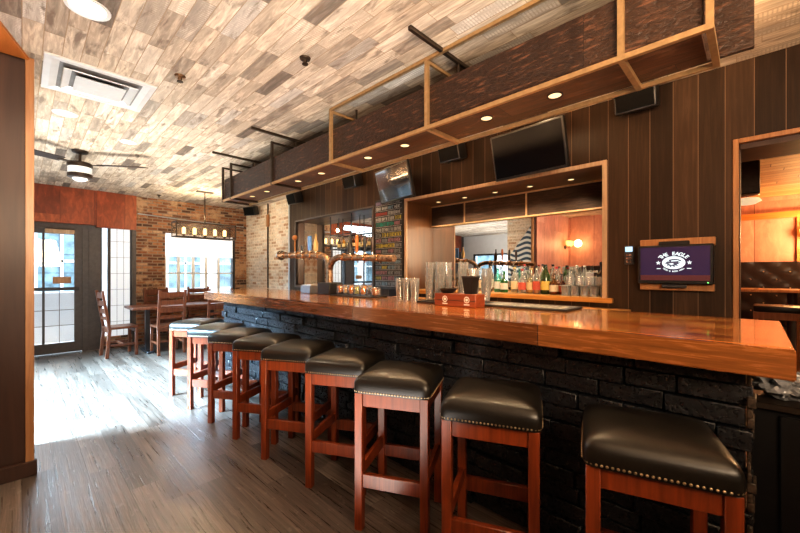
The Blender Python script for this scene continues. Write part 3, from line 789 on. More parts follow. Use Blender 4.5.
# conduits on brick
tag(MB().tube([(1.45, FY - .02, 2.37), (2.3, FY - .02, 2.33), (3.35, FY - .02, 2.30)], .009, 8).build('conduit', M['bluemetal']), 'thin pale conduit running level across the brick wall above the window', 'conduit')
t = thing('wall_pipe', 'thin vertical pipe with clamp box on the whitewashed brick', 'pipe', (T - .02, 6.95, 0))
MB().cyl((0, 0, 1.0), (0, 0, CZ), .014, n=10).build('pipe', M['darksteel'], t)
MB().box(-.025, -.04, 2.22, .02, .04, 2.46, .005).build('junction_box', M['trimwood'], t)

# ------------------------------------------------------------------ televisions and speakers
def tv(name, label, loc, W, H, tilt, yaw, mat_screen='screen'):
    """screen faces -x, tilt leans its face down"""
    t = thing(name, label, 'television', loc, 0)
    t.rotation_euler = Euler((0, -tilt, yaw), 'XYZ')
    MB().box(-.02, -W / 2, -H / 2, .02, W / 2, H / 2, .006).build('casing', M['blackplastic'], t)
    MB().box(-.022, -W / 2 + .018, -H / 2 + .022, -.0195, W / 2 - .018, H / 2 - .018).build('screen', M[mat_screen], t)
    return t
t = tv('television', 'black television tilted down from the wall above the right niche', (3.02, 1.40, 2.345), .67, .40, R(14), R(-4))
MB().box(.02, -.06, -.08, .20, .06, .10, .005).build('wall_bracket', M['blackframe'], t)
t = tv('television', 'black television with pale reflection above the menu board', (3.02, 3.02, 2.345), .67, .40, R(14), R(-11), 'screengloss')
MB().box(.02, -.06, -.08, .20, .06, .10, .005).build('wall_bracket', M['blackframe'], t)
def speaker(loc, label, rz=0, s=1.0):
    t = thing('speaker', label, 'speaker', loc, rz, 'small black speakers under the ceiling')
    t.rotation_euler = (0, R(-16), rz); t.scale = (s, s, s)
    MB().box(-.075, -.13, -.085, .075, .13, .085, .012, seg=2).build('cabinet', M['blackplastic'], t)
    MB().box(-.080, -.118, -.073, -.074, .118, .073, .003).build('grille', M['blackmatte'], t)
    MB().box(.07, -.02, -.03, .12, .02, .03, .003).build('bracket', M['blackframe'], t)
speaker((3.13, .62, 2.575), 'black speaker on the dark wall, right of both hanging televisions')
speaker((3.13, 2.27, 2.56), 'black speaker on the dark wall between the two hanging televisions')
speaker((3.13, 3.93, 2.55), 'black speaker on the dark wall left of the television over the menu board')
speaker((3.13, 5.45, 2.53), 'black speaker above the left end of the tap niche')
speaker((3.24, 7.35, 2.56), 'black speaker angled in the corner of the whitewashed brick wall', R(25))

# wall monitor
t = thing('wall_monitor', 'small black wall monitor showing a white round eagle emblem', 'television', (3.19, .406, 1.36))
MB().box(.03, -.22, .125, .07, .21, .185, .004).build('wall_batten', M['trimwood'], t)
MB().box(.03, -.215, -.185, .07, .21, -.135, .004).build('wall_batten', M['trimwood'], t)
MB().box(-.02, -.214, -.137, .03, .214, .137, .005).build('casing', M['blackplastic'], t)
MB().box(-.0225, -.196, -.075, -.0195, .196, .123).build('screen', M['screenart'], t)
MB().box(-.0225, -.196, -.112, -.0195, .196, -.075).build('reflection_band', M['bandreflection'], t)
MB().box(-.01, -.07, -.165, .02, .07, -.14, .004).build('soundbar', M['blackframe'], t)
MB().box(.0, -.085, .137, .025, .09, .165, .003).build('sensor_bar', M['blackplastic'], t)
MB().sphere((-.023, -.185, -.125), .004, n=8).build('power_light', emit('green led', (.2, 1, .2), 2), t)
# emblem: ellipse, bird shape, stars, arched words  (u = horizontal, positive to the viewer's right = -y)
def P3(u, v, d=-.0235): return (d, -u, v)
e = MB(); e.poly3([P3(.066 * math.cos(a * PI / 24), .045 * math.sin(a * PI / 24) + .012) for a in range(48)])
e.build('emblem_disc', M['logo'], t, flat=True)
bird = [(-.050, .006), (-.034, .020), (-.022, .018), (-.030, .030), (-.006, .036), (.020, .036), (.040, .028), (.047, .018), (.036, .020), (.026, .018), (.040, .008), (.024, .010), (.034, -.002), (.018, .0), (.026, -.014), (.006, -.008), (.008, -.022), (-.010, -.010), (-.016, -.024), (-.026, -.008), (-.040, -.012), (-.034, .0)]
b = MB()
for du, dv, s in ((0, .002, 1), ): b.poly3([P3(u * s + du, v * s + dv, -.0240) for u, v in bird])
b.build('bird_shape', M['logodark'], t, flat=True)
b = MB(); b.poly3([P3(u, v, -.0245) for u, v in ((-.012, .028), (.022, .030), (.034, .024), (.016, .022), (-.014, .020))])
b.poly3([P3(u, v, -.0245) for u, v in ((-.03, .006), (-.006, .010), (.004, .002), (-.012, -.004))]); b.build('bird_head', M['logo'], t, flat=True)
s_ = MB()
for cu in (-.088, .088):
    s_.poly3([P3(cu + (.016 if k % 2 == 0 else .0065) * math.sin(k * PI / 5), .012 + (.016 if k % 2 == 0 else .0065) * math.cos(k * PI / 5)) for k in range(10)])
for cu in (-.086, .086): s_.box(-.0238, -cu - .012, -.031, -.0232, -cu + .012, -.026)
s_.build('emblem_stars', M['logo'], t, flat=True)
def arc_text(text, rx, ry, cv, size, a0, a1, up, name, parent, mat):
    mbt = MB(); n = len(text)
    for i, chx in enumerate(text):
        if chx == ' ': continue
        a = a0 + (a1 - a0) * i / (n - 1)
        u = rx * math.sin(a); v = cv + (ry * math.cos(a) if up else -ry * math.cos(a))
        cu = bpy.data.curves.new('glyph', 'FONT'); cu.body = chx; cu.size = size; cu.align_x = 'CENTER'; cu.offset = size * .03
        ob = bpy.data.objects.new('glyph', cu); COL.objects.link(ob)
        dg = bpy.context.evaluated_depsgraph_get(); me = bpy.data.meshes.new_from_object(ob.evaluated_get(dg))
        rot = -a if up else a
        mt = Matrix.Translation(P3(u, v)) @ Matrix(((0, 0, -1, 0), (-1, 0, 0, 0), (0, 1, 0, 0), (0, 0, 0, 1))) @ Matrix.Rotation(rot, 4, 'Z')
        me.transform(mt); mbt.bm.from_mesh(me)
        bpy.data.meshes.remove(me); bpy.data.objects.remove(ob); bpy.data.curves.remove(cu)
    return mbt.build(name, mat, parent, flat=True)
arc_text('THE EAGLE', .082, .050, .014, .034, R(-52), R(52), True, 'emblem_words', t, M['logo'])
arc_text('FOOD & BEER HALL', .080, .068, .015, .014, R(-48), R(48), False, 'emblem_small_words', t, M['logo'])

t = thing('thermostat', 'small grey wall control with lit blue display left of the monitor', 'thermostat', (WX - .02, .692, 1.435))
MB().box(-.0, -.032, -.072, .02, .032, .075, .005).build('casing', M['blackframe'], t)
MB().box(-.003, -.024, .028, .0, .024, .066).build('display', emit('pale blue display', (.5, .75, .95), 1.2), t)
k_ = MB()
for i in range(3):
    for jj in range(2): k_.box(-.004, -.018 + jj * .02, -.055 + i * .025, .0, -.002 + jj * .02, -.04 + i * .025)
k_.build('buttons', M['steel'], t)

# ------------------------------------------------------------------ chalkboard menu
t = thing('menu_board', 'black chalkboard menu with rows of coloured lettering between the niches', 'chalkboard', (WX - .022, 3.345, 1.09))
BW, BH = .50, 1.16
MB().box(0, -BW / 2, 0, .02, BW / 2, BH, .003).build('board', M['chalk'], t)
cols = {k: tuple(c * .62 for c in v) for k, v in {'w': (.62, .64, .62), 'r': (.50, .10, .08), 'y': (.68, .58, .12), 't': (.04, .40, .32), 'p': (.55, .30, .36), 'b': (.30, .46, .56), 'v': (.34, .28, .46), 'g': (.34, .38, .40)}.items()}
rows = ['vvgg', 'wwbw', 'rrww', 'wwwy', 'tttp', 'wwgw', 'gyyy', 'pgpp', 'yyyg', 'pgpg', 'wwww', 'bbgb', 'bybg', 'ppgg', 'yppb', 'gbgg']
random.seed(11)
by = {}
for ri, rw in enumerate(rows):
    z = BH - .05 - ri * .069
    by.setdefault('line', MB()).box(-.0012, -BW / 2 + .01, z - .033, 0, BW / 2 - .01, z - .030)
    for ci, cc in enumerate(rw):
        u0 = BW / 2 - .02 - ci * .115
        m_ = by.setdefault(cc + str(ri), MB())
        u = u0; end = u0 - .112
        if cc in 'ty' and random.random() < .6:
            m_.box(-.0015, end, z - .022, 0, u0, z + .024); m_ = by.setdefault('ink' + str(ri), MB()); dd = -.0025
        else: dd = -.0015
        while u > end + .012:
            wd_ = random.uniform(.014, .024); h_ = random.uniform(.034, .046)
            k = random.randrange(4)
            m_.box(dd, u - .008, z - h_ / 2, dd + .001, u, z + h_ / 2)
            if k != 1: m_.box(dd, u - wd_, z + h_ / 2 - .008, dd + .001, u - .005, z + h_ / 2)
            if k != 2: m_.box(dd, u - wd_, z - .004, dd + .001, u - .005, z + .004)
            if k in (0, 3): m_.box(dd, u - wd_, z - h_ / 2, dd + .001, u - .005, z - h_ / 2 + .008)
            if k in (1, 3): m_.box(dd, u - wd_, z - h_ / 2, dd + .001, u - wd_ + .005, z + h_ / 2)
            u -= wd_ + .007
for cc, m_ in by.items():
    m_.build('chalk_line' if cc == 'line' else 'lettering', M['chalk'] if cc.startswith('ink') else cmat('chalk paint', cols.get(cc[0] if cc != 'line' else '', (.5, .5, .5)), rough=.9, spec=.1), t)

# ------------------------------------------------------------------ niches: mirrors, ledges, shelves
def mirror(y0, y1, z0, label, mx_=3.62, rz_=0):
    t = thing('mirror', label, 'mirror', (mx_, (y0 + y1) / 2, z0), rz_)
    h = (y1 - y0) / 2
    MB().box(0, -h, 0, .010, h, nz1 - z0 - .001).build('mirror_glass', M['mirror'], t)
    MB().box(-.012, -h, 0, 0, h, .012).build('edge_strip', M['ledge'], t)
mirror(.90, 3.03, 1.10, 'large wall mirror behind the bottles in the right niche', 3.75)
vl = thing('valance', 'dark panelled valance with tan edging across the top of the right niche', 'valance', (3.728, 1.96, 1.903))
MB().box(0, -1.06, 0, .02, 1.07, .262).build('panel', M['valance'], vl)
for z in (-.01, .245): MB().box(-.012, -1.06, z, .0, 1.07, z + .016).build('edging', M['brass'], vl)
for y in (-.98, -.22, .56): MB().box(-.010, y - .008, .006, .0, y + .008, .245).build('divider', M['brass'], vl)
mirror(3.67, 5.62, 1.10, 'large wall mirror behind the taps in the left niche', 3.54)
tag(MB().prism([(WX - .05, .80), (WX - .002, .80), (WX - .002, .885), (3.745, .885), (3.745, 3.03), (WX - .05, 3.03)], 1.062, 1.10, .003).build('bottle_ledge', M['ledge']), 'honey coloured wooden ledge carrying the bottles in the right niche', 'shelf')
tag(MB().box(WX - .02, 3.665, 1.062, 3.535, 5.62, 1.10, .004).build('niche_ledge', M['nichedark']), 'dark wooden ledge at the bottom of the left niche', 'shelf')
t = thing('back_counter', 'wooden back bar cabinet under the right niche', 'cabinet', (3.1, 1.9, 0))
MB().box(-.15, -1.2, 0, .155, 1.2, .98).build('carcass', M['nichewood'], t)
MB().box(-.18, -1.22, .98, .158, 1.22, 1.02, .004).build('worktop', M['ledge'], t)
for k in range(4): 
    dd = MB().box(-.165, -1.18 + k * .6, .08, -.15, -.62 + k * .6, .95, .003).build('door', M['trimwood'], t)
    MB().cyl((-.19, -.68 + k * .6, .6), (-.19, -.68 + k * .6, .75), .006, n=8).build('handle', M['steel'], dd)
# hanging bottle shelf in left niche
t = thing('bottle_shelf', 'black metal hanging shelf with glass decks in the left niche', 'shelf', (3.42, 4.22, 0))
f_ = MB()
for y in (-.52, .0, .52):
    for x in (-.08, .08): f_.bar((x, y, 1.66), (x, y, 2.17), .010)
for z in (1.66, 1.88):
    for x in (-.08, .08): f_.bar((x, -.52, z), (x, .52, z), .012)
    for y in (-.52, .52): f_.bar((-.08, y, z), (.08, y, z), .010)
f_.build('frame', M['blackframe'], t)
MB().box(-.08, -.51, 1.667, .08, .51, 1.673).build('glass_deck', M['clear'], t)

# bottles
def bottle(loc, h, r, glassc, lab, cap, label, group, shape=0, liquid=None):
    t = thing('bottle', label, 'bottle', loc, 0, group)
    nk = r * .33
    if shape == 0: pr = [(r * .92, 0), (r, .006), (r, h * .55), (r * .93, h * .62), (nk * 1.3, h * .74), (nk, h * .78), (nk, h * .95)]
    elif shape == 1: pr = [(r * .9, 0), (r, .008), (r, h * .48), (r * .8, h * .56), (nk * 1.2, h * .64), (nk, h * .68), (nk, h * .95)]
    else: pr = [(r * .85, 0), (r * .95, .008), (r, h * .3), (r * .95, h * .6), (r * .75, h * .7), (nk * 1.4, h * .8), (nk * 1.2, h * .93)]
    b = MB().lathe(pr, n=16)
    b.build('glass_body', cmat('tinted glass', glassc), t, normals=True)
    if liquid:
        MB().lathe([(r * .86, .006), (r * .93, .012), (r * .93, h * .45), (r * .1, h * .452)], n=14).build('liquid', cmat('spirit', liquid, rough=.15, var=.05, bmp=0), t)
    if lab: MB().lathe([(r * 1.015, h * .14), (r * 1.015, h * .44)], n=16).build('paper_label', cmat('label paper', lab, rough=.6, var=.08, bmp=0), t)
    MB().lathe([(nk * 1.15, h * .93), (nk * 1.2, h * .94), (nk * 1.1, h), (.001, h)], n=12).build('cap', cmat('bottle cap', cap, rough=.35, var=.05, bmp=0), t)
    return t
clear = (.88, .90, .88); cr = (.80, .76, .62)
LZ = 1.10
bl = [ # y, x, h, r, glass, label, cap, desc, shape, liquid
 (1.95, 3.50, .25, .036, (.35, .80, .66), (.80, .84, .82), (.06, .25, .22), 'teal tinted bottle with white label at the left of the lit bottle row', 0, None),
 (1.865, 3.48, .22, .038, (.08, .42, .10), (.80, .80, .74), (.05, .2, .05), 'green glass bottle with white label beside the teal bottle', 1, None),
 (1.80, 3.60, .28, .034, clear, (.75, .70, .52), (.05, .05, .05), 'clear bottle with cream label behind the green bottle', 0, None),
 (1.755, 3.49, .26, .035, clear, (.82, .72, .45), (.55, .42, .15), 'clear bottle with pale gold label and gold cap', 0, None),
 (1.69, 3.58, .29, .034, clear, (.82, .80, .76), (.45, .04, .03), 'tall clear bottle with white label and red cap', 0, None),
 (1.66, 3.46, .24, .037, clear, (.60, .12, .08), (.5, .05, .03), 'clear bottle with red label and red cap', 1, None),
 (1.585, 3.50, .25, .042, cr, (.85, .74, .42), (.75, .6, .3), 'broad pale yellow bottle', 1, (.72, .52, .18)),
 (1.52, 3.62, .29, .034, clear, (.70, .70, .68), (.04, .04, .04), 'tall clear bottle with grey label and black cap', 0, None),
 (1.515, 3.46, .27, .033, clear, (.55, .10, .06), (.06, .06, .06), 'clear bottle with red band over amber liquid', 0, (.50, .18, .03)),
 (1.43, 3.47, .28, .044, (.16, .30, .08), (.72, .56, .14), (.03, .05, .03), 'wide dark green bottle with yellow label and black cap', 2, None),
 (1.375, 3.60, .26, .036, clear, (.78, .76, .70), (.55, .04, .05), 'clear bottle with bright red cap behind the wide green bottle', 0, None),
 (1.345, 3.46, .20, .042, (.55, .28, .07), (.78, .70, .52), (.10, .06, .04), 'stout amber bottle with cream label', 1, (.36, .13, .02)),
 (1.28, 3.48, .19, .034, (.35, .08, .04), (.30, .07, .04), (.05, .05, .05), 'small dark red bottle beside the stout amber bottle', 1, (.2, .03, .015)),
 (1.25, 3.63, .25, .034, clear, (.72, .66, .55), (.6, .6, .58), 'clear bottle with tan label behind the small red bottle', 0, None),
 (1.20, 3.64, .27, .033, clear, None, (.6, .6, .58), 'unlabelled clear decanter, left of two with steel spouts', 2, None),
 (1.135, 3.64, .27, .033, clear, None, (.6, .6, .58), 'unlabelled clear decanter, right of two with steel spouts', 2, None),
 (1.00, 3.66, .30, .036, (.10, .09, .08), (.12, .11, .10), (.04, .04, .04), 'black bottle at the right end of the bottle row', 0, None),
 (2.05, 3.48, .24, .038, (.05, .05, .05), (.80, .76, .68), (.04, .04, .04), 'black bottle with white label left of the teal bottle', 1, None),
 (2.10, 3.62, .30, .033, clear, (.70, .68, .62), (.04, .04, .04), 'tall clear bottle with black cap behind the black bottle', 0, None),
 (2.18, 3.52, .27, .035, clear, (.66, .56, .36), (.3, .3, .3), 'clear bottle with tan label right of the ice bucket', 0, None),
 (2.27, 3.60, .28, .034, clear, (.62, .66, .70), (.05, .06, .08), 'clear bottle with pale blue label behind the ice bucket', 0, None),
 (2.34, 3.50, .30, .034, (.55, .30, .08), (.70, .62, .40), (.04, .04, .04), 'amber bottle with tan label behind the ice bucket', 0, (.4, .16, .03)),
 (2.45, 3.60, .27, .035, clear, (.50, .12, .10), (.05, .05, .05), 'clear bottle with dark red label above the wooden caddy', 0, None),
 (2.55, 3.50, .26, .036, (.10, .06, .05), (.10, .06, .05), (.35, .05, .04), 'dark bottle with red cap behind the glass stacks', 1, None),
 (2.66, 3.60, .32, .034, clear, (.70, .70, .70), (.5, .5, .5), 'tall clear bottle behind the glass stacks, left of the dark bottle', 0, None),
 (2.78, 3.52, .30, .036, clear, (.76, .72, .62), (.2, .2, .2), 'clear bottle with cream label farthest left in the right niche', 0, None),
]
for b in bl:
    nx = b[1]
    bottle((nx, b[0] * nx / b[1], LZ), b[2], b[3], b[4], b[5], b[6], b[7], 'spirit bottles in the right niche', b[8], b[9])
sb_ = [(4.85, (.60, .35, .10), 'amber'), (4.72, (.85, .85, .7), 'clear'), (4.55, (.75, .60, .15), 'golden'), (4.44, (.15, .35, .12), 'green'), (4.20, (.45, .15, .05), 'dark red'), (4.08, (.80, .80, .75), 'pale'), (3.92, (.70, .50, .15), 'honey coloured'), (3.82, (.10, .10, .1), 'black')]
for k, (y, c_, nm) in enumerate(sb_):
    bottle((3.42, 3.80 + k * .118, 1.673), .17, .028, c_, (.78, .62, .30), (.1, .1, .1), '%s bottle on the glass deck of the hanging shelf in the left niche' % nm, 'bottles on the hanging shelf', 0, None)

# glass cups on the ledge, right side of niche, two tiers
def tumbler_mb(h, r0, r1, th=.003):
    return MB().lathe([(.001, 0), (r0, 0), (r1, h), (r1 - th, h), (r0 - th, .008), (.001, .008)], n=16)
def make_glass(h, r0, r1, label, group, name='tumbler'):
    o = tumbler_mb(h, r0, r1).build(name, M['clear'])
    return tag(o, label, 'glass', group)
gl0 = make_glass(.085, .032, .036, 'clear tumbler in the lower tier at the right end of the bottle ledge', 'lower tier of tumblers')
first = True
for x in (3.36, 3.44):
    for k in range(5):
        y = 1.30 - k * .078 - .0
        if y > 1.22: y = 1.225 + .0
        y = 1.205 - k * .078
        if first: gl0.location = (x, y, LZ); first = False
        else:
            c = gl0.copy(); COL.objects.link(c); c.location = (x, y, LZ)
tag(MB().box(3.32, .89, LZ + .086, 3.48, 1.25, LZ + .092).build('rack_tray', M['clear']), 'clear tray between the two tiers of tumblers', 'tray')
gl1 = make_glass(.075, .031, .035, 'clear tumbler in the upper tier at the right end of the bottle ledge', 'upper tier of tumblers'); first = True
for x in (3.36, 3.44):
    for k in range(4):
        y = 1.165 - k * .078
        if first: gl1.location = (x, y, LZ + .092); first = False
        else:
            c = gl1.copy(); COL.objects.link(c); c.location = (x, y, LZ + .092)
t = thing('napkin_box', 'white paper box behind the tumblers at the right of the bottle row', 'box', (3.60, 1.07, LZ))
MB().box(-.03, -.035, 0, .03, .035, .20, .003).build('box_body', cmat('white card', (.8, .8, .78), rough=.6), t)
MB().box(-.031, -.036, .17, .031, .036, .205, .002).build('lid', cmat('white card', (.72, .73, .74), rough=.6), t)

# nested pint glasses on the bar
def stack(x, y, n, label, group, lean=0, h=.145, step=.052, r0=.028, r1=.042, rz=0):
    for k in range(n):
        o = tumbler_mb(h, r0, r1).build('pint_glass', M['clear'])
        tag(o, label, 'glass', group)
        o.rotation_euler = (0, R(lean), rz)
        dx = math.sin(R(lean)) * step * k
        o.location = (x + dx * math.cos(rz), y + dx * math.sin(rz), TOP + .012 + step * k * math.cos(R(lean)) + abs(math.sin(R(lean))) * r0)
nm = ['left', 'middle', 'right']
for i, (x, y) in enumerate(((2.22, 2.15), (2.20, 2.05), (2.18, 1.945))):
    for k in range(3):
        o = tumbler_mb(.13, .029, .036).build('pint_glass', M['clear'])
        tag(o, 'clear glass nested in the %s of three short stacks on the bar top' % nm[i], 'glass', 'short stack of nested glasses, %s' % nm[i])
        o.location = (x, y, TOP + .001 + k * .028)
k = 0
for x, y, n in ((2.26, 1.86, 4), (2.36, 1.85, 4), (2.26, 1.765, 4), (2.36, 1.755, 4), (2.42, 1.66, 4), (2.44, 1.56, 3), (2.44, 1.46, 3)):
    k += 1
    nmx = ['first', 'second', 'third', 'fourth', 'fifth', 'sixth', 'seventh'][k - 1]
    stack(x, y, n, 'clear pint glass nested in the %s tall stack from the left beside the wooden caddy' % nmx, 'tall stack of pint glasses, %s from the left' % nmx, lean=(4 if k % 2 else -3))
tag(MB().box(2.16, 1.42, TOP, 2.50, 1.91, TOP + .012, .003).build('bar_mat', M['blackplastic']), 'black rubber mat under the tall stacks of pint glasses', 'bar mat')

# wooden caddy with emblems, bowl and bucket
t = thing('wooden_caddy', 'dark red wooden caddy with two round white emblems on the bar top', 'caddy', (2.12, 1.48, TOP))
MB().box(-.06, -.17, 0, .06, .17, .088, .004).build('crate', wood('red brown crate wood', (.16, .035, .014), (.32, .08, .03), 1, .4, .3), t)
MB().box(-.0615, -.168, .040, .0615, .168, .044).build('board_gap', M['blackplastic'], t)
e = MB()
for y in (.075, -.105):
    e = MB()
    for (r1_, r0_) in ((.022, .016), (.010, .0)):
        for a in range(20):
            a0, a1 = a * PI / 10, (a + 1) * PI / 10
            pts = [(-.0625, y + r1_ * math.cos(a0), .050 + r1_ * math.sin(a0)), (-.0625, y + r1_ * math.cos(a1), .050 + r1_ * math.sin(a1)),
                   (-.0625, y + r0_ * math.cos(a1), .050 + r0_ * math.sin(a1)), (-.0625, y + r0_ * math.cos(a0), .050 + r0_ * math.sin(a0))]
            if r0_ == 0: pts = pts[:3]
            e.poly3(pts)
    e.box(-.063, y - .022, .014, -.0622, y + .022, .022)
    e.build('emblem', cmat('white print', (.75, .73, .68), rough=.6), t, flat=True)
t = thing('ice_bucket', 'black square tapered bucket standing on the wooden caddy', 'bucket', (2.12, 1.385, TOP + .088))
MB().lathe([(.001, 0), (.042, 0), (.060, .115), (.055, .115), (.040, .01), (.001, .01)], n=4, mat=Matrix.Rotation(R(45), 4, 'Z')).build('shell', M['blackplastic'], t)
MB().lathe([(.060, .112), (.064, .114), (.064, .121), (.056, .121), (.056, .112)], n=4, mat=Matrix.Rotation(R(45), 4, 'Z')).build('rim', M['blackframe'], t)
o = MB().lathe([(.001, 0), (.04, 0), (.062, .028), (.066, .034), (.058, .034), (.038, .008), (.001, .008)], n=24).build('bowl', M['blackplastic'], loc=(2.12, 1.575, TOP + .088))
tag(o, 'shallow black bowl on the left half of the wooden caddy', 'bowl')
# rubber drinks mat
t = thing('drinks_mat', 'long black rubber drinks mat with pale printed marks on the bar top', 'bar mat', (2.36, 1.09, TOP))
MB().box(-.14, -.30, 0, .14, .30, .014, .004).build('mat', M['blackplastic'], t)
e = MB(); random.seed(2)
for k in range(16):
    y = -.25 + k * .033; e.box(-.10, y, .0142, .10 - random.random() * .05, y + random.uniform(.008, .022), .0148)
e.build('printed_marks', cmat('mat print', (.55, .50, .40), rough=.6), t)
for (x, y) in ((2.45, .72), (2.40, 1.0)):
    pass

# garnish jars on tray
tag(MB().box(2.19, 2.50, TOP, 2.41, 3.125, TOP + .012, .003).build('garnish_tray', M['blackplastic']), 'long black tray under the garnish jars', 'tray')
gd = [(3.085, 'orange', 'garnish jar of orange slices nearest the grey napkin caddy', .040, .10), (2.995, 'cream', 'slim garnish jar of pale fruit, second from the napkin caddy', .032, .09),
      (2.905, 'orange', 'round garnish jar of orange wedges, third from the napkin caddy', .045, .095), (2.81, 'lime', 'round garnish jar with yellow and green wedges, middle of the tray', .042, .09),
      (2.715, 'orange', 'round garnish jar of oranges, third from the menu board', .048, .095), (2.63, 'dark', 'small round garnish jar of dark olives, second from the menu board', .036, .08),
      (2.55, 'rust', 'wide garnish jar of rusty red fruit nearest the menu board', .052, .085)]
fc = {'orange': (.80, .24, .02), 'cream': (.80, .50, .20), 'lime': (.60, .56, .12), 'dark': (.10, .09, .07), 'rust': (.50, .18, .04)}
for y, c_, lab, r, h in gd:
    t = thing('garnish_jar', lab, 'jar', (2.30, y, TOP + .012), 0, 'garnish jars on the black tray')
    MB().lathe([(.001, 0), (r * .92, 0), (r, .01), (r, h * .8), (r * .85, h), (r * .8, h), (r * .94, h * .8), (r * .94, .012), (.001, .01)], n=18).build('glass_body', M['jar'], t)
    f_ = MB(); random.seed(int(y * 100))
    for k in range(14):
        a = random.random() * 2 * PI; rr = random.random() * r * .55
        f_.sphere((rr * math.cos(a), rr * math.sin(a), .02 + (h * .62) * k / 14), r * .38, (1, 1, .75), 10)
    f_.build('fruit', cmat('fruit', fc[c_], rough=.35, var=.2), t)
t = thing('napkin_caddy', 'grey metal napkin caddy left of the garnish jars', 'caddy', (2.30, 3.67, TOP))
MB().box(-.06, -.10, 0, .06, .10, .006).box(-.06, -.10, 0, -.055, .10, .085).box(.055, -.10, 0, .06, .10, .085).box(-.06, -.10, 0, .06, -.095, .085).box(-.06, .095, 0, .06, .10, .085).build('case', plain('grey painted tin', (.15, .17, .20), .4, .3), t)
MB().box(-.045, -.09, .006, .045, -.01, .105, .003).box(-.045, .0, .006, .045, .085, .095, .003).build('napkins', cmat('white card', (.36, .34, .31), rough=.8), t)

# ------------------------------------------------------------------ beer tap tower
t = thing('beer_tap_tower', 'branching bronze pipe beer tower with tap handles standing on the bar top', 'beer tap', (2.30, 3.28, TOP))
MB().box(-.09, -.12, 0, .09, .10, .13, .008).build('base_box', M['blackplastic'], t)
MB().tube([(0, 0, .12), (0, 0, .22), (0, .004, .30), (0, .03, .37), (0, .10, .415), (0, .25, .425), (0, .6, .44), (0, 1.06, .455)], [.040, .036, .036, .036, .034, .034, .034, .034], 14).build('pipe', M['copper'], t)
MB().tube([(0, 0, .26), (0, -.02, .32), (0, -.07, .37), (0, -.16, .395), (0, -.5, .38), (0, -.98, .36)], [.034, .034, .034, .032, .032, .032], 14).build('pipe', M['copper'], t)
MB().cyl((0, 1.05, .455), (0, 1.075, .455), .062, n=24).cyl((0, 1.075, .455), (0, 1.10, .455), .05, .03, n=24).build('end_flange', M['steel'], t)
cl = MB()
for y in (.2, .35, .5, .65, .8, .95): cl.cyl((0, y - .012, .42 + y * .035), (0, y + .012, .421 + y * .035), .041, n=16)
for y in (-.25, -.42, -.6, -.78): cl.cyl((0, y - .012, .396 + (y + .16) * .04), (0, y + .012, .397 + (y + .16) * .04), .039, n=16)
cl.build('clamp_rings', plain('polished copper', (.55, .33, .18), .22, 1.0, .2, 20), t)
hd = [(.72, .22, 'ball', (.30, .12, .03)), (.56, .10, 'stick', (.05, .05, .05)), (.39, .20, 'paddle', (.14, .30, .62)), (.265, .22, 'bottle', (.55, .38, .16)), (-.35, .20, 'bottle', (.04, .035, .03)),
      (-.46, .20, 'stick', (.62, .17, .03)), (-.58, .19, 'stick', (.03, .03, .03)), (-.69, .18, 'stick', (.06, .04, .03))]
for y, h, kd, c_ in hd:
    z = (.445 + y * .03) if y > 0 else .415 + (y + .16) * .03
    mt = cmat('tap handle', c_, rough=.3, var=.1)
    MB().cyl((0, y, z - .01), (0, y, z + .03), .010, n=10).build('tap_stem', M['steel'], t)
    b = MB()
    if kd == 'ball': b.cyl((0, y, z + .02), (0, y, z + h - .05), .012, .008, n=10).sphere((0, y, z + h - .03), .034, n=14)
    elif kd == 'stick': b.lathe([(.008, .02), (.012, .03), (.017, h * .7), (.014, h - .008), (.001, h)], (0, y, z), 12)
    elif kd == 'paddle': b.box(-.012, y - .034, z + .03, .012, y + .034, z + h, .008)
    else: b.lathe([(.012, .02), (.026, .03), (.028, h * .5), (.012, h * .72), (.010, h * .92), (.016, h * .94), (.001, h)], (0, y, z), 14)
    b.build('tap_handle', mt, t)
    f_ = MB().tube([(.0, y, z - .02), (.07, y, z - .02), (.095, y, z - .035), (.10, y, z - .075)], [.011, .011, .010, .008], 8)
    f_.build('faucet', M['steel'], t)

# ------------------------------------------------------------------ side room and left wall furniture
def booth(name, label, x, y0, y1, face, z1=1.47):
    """face=-1: seat projects to -x from back at x"""
    t = thing(name, label, 'booth bench', (x, (y0 + y1) / 2, 0))
    h = (y1 - y0) / 2
    MB().box(0, -h, 0, face * .55, h, .42, .01).build('seat_base', M['pillar'], t)
    MB().box(0, -h, .42, face * .55, h, .50, .02, seg=2).build('seat_cushion', M['tuft'], t)
    bk_ = bmesh.new(); ny = int((y1 - y0) / .03); nz = 24; g = []
    for i in range(ny + 1):
        rw_ = []
        for k in range(nz + 1):
            yy = -h + 2 * h * i / ny; zz_ = .5 + (z1 - .5) * k / nz
            dx = .012 * abs(math.sin(PI * (yy / .28 + zz_ / .24))) ** .5 * abs(math.sin(PI * (yy / .28 - zz_ / .24))) ** .5
            rw_.append(bk_.verts.new((face * (.10 + dx), yy, zz_)))
        g.append(rw_)
    for i in range(ny):
        for k in range(nz): bk_.faces.new((g[i][k], g[i + 1][k], g[i + 1][k + 1], g[i][k + 1]))
    m_ = MB(); m_.bm = bk_; m_.box(min(0, face * .1), -h, .5, max(0, face * .1), h, z1)
    m_.build('tufted_back', M['tuft'], t)
    bt = MB()
    for i in range(int((y1 - y0) / .28) * 2):
        for k in range(8):
            if (i + k) % 2 == 0:
                yy = -h + .14 * i; zz_ = .60 + .12 * k
                if zz_ < z1 - .05: bt.sphere((face * .103, yy, zz_), .012, n=6)
    bt.build('buttons', M['nail'], t)
    return t
booth('booth_bench', 'dark tufted leather booth against the red wall of the side room', 7.99, -2.9, .6, -1)
booth('booth_bench', 'dark tufted leather booth along the left red wall', -1.998, -1.5, 3.0, 1)
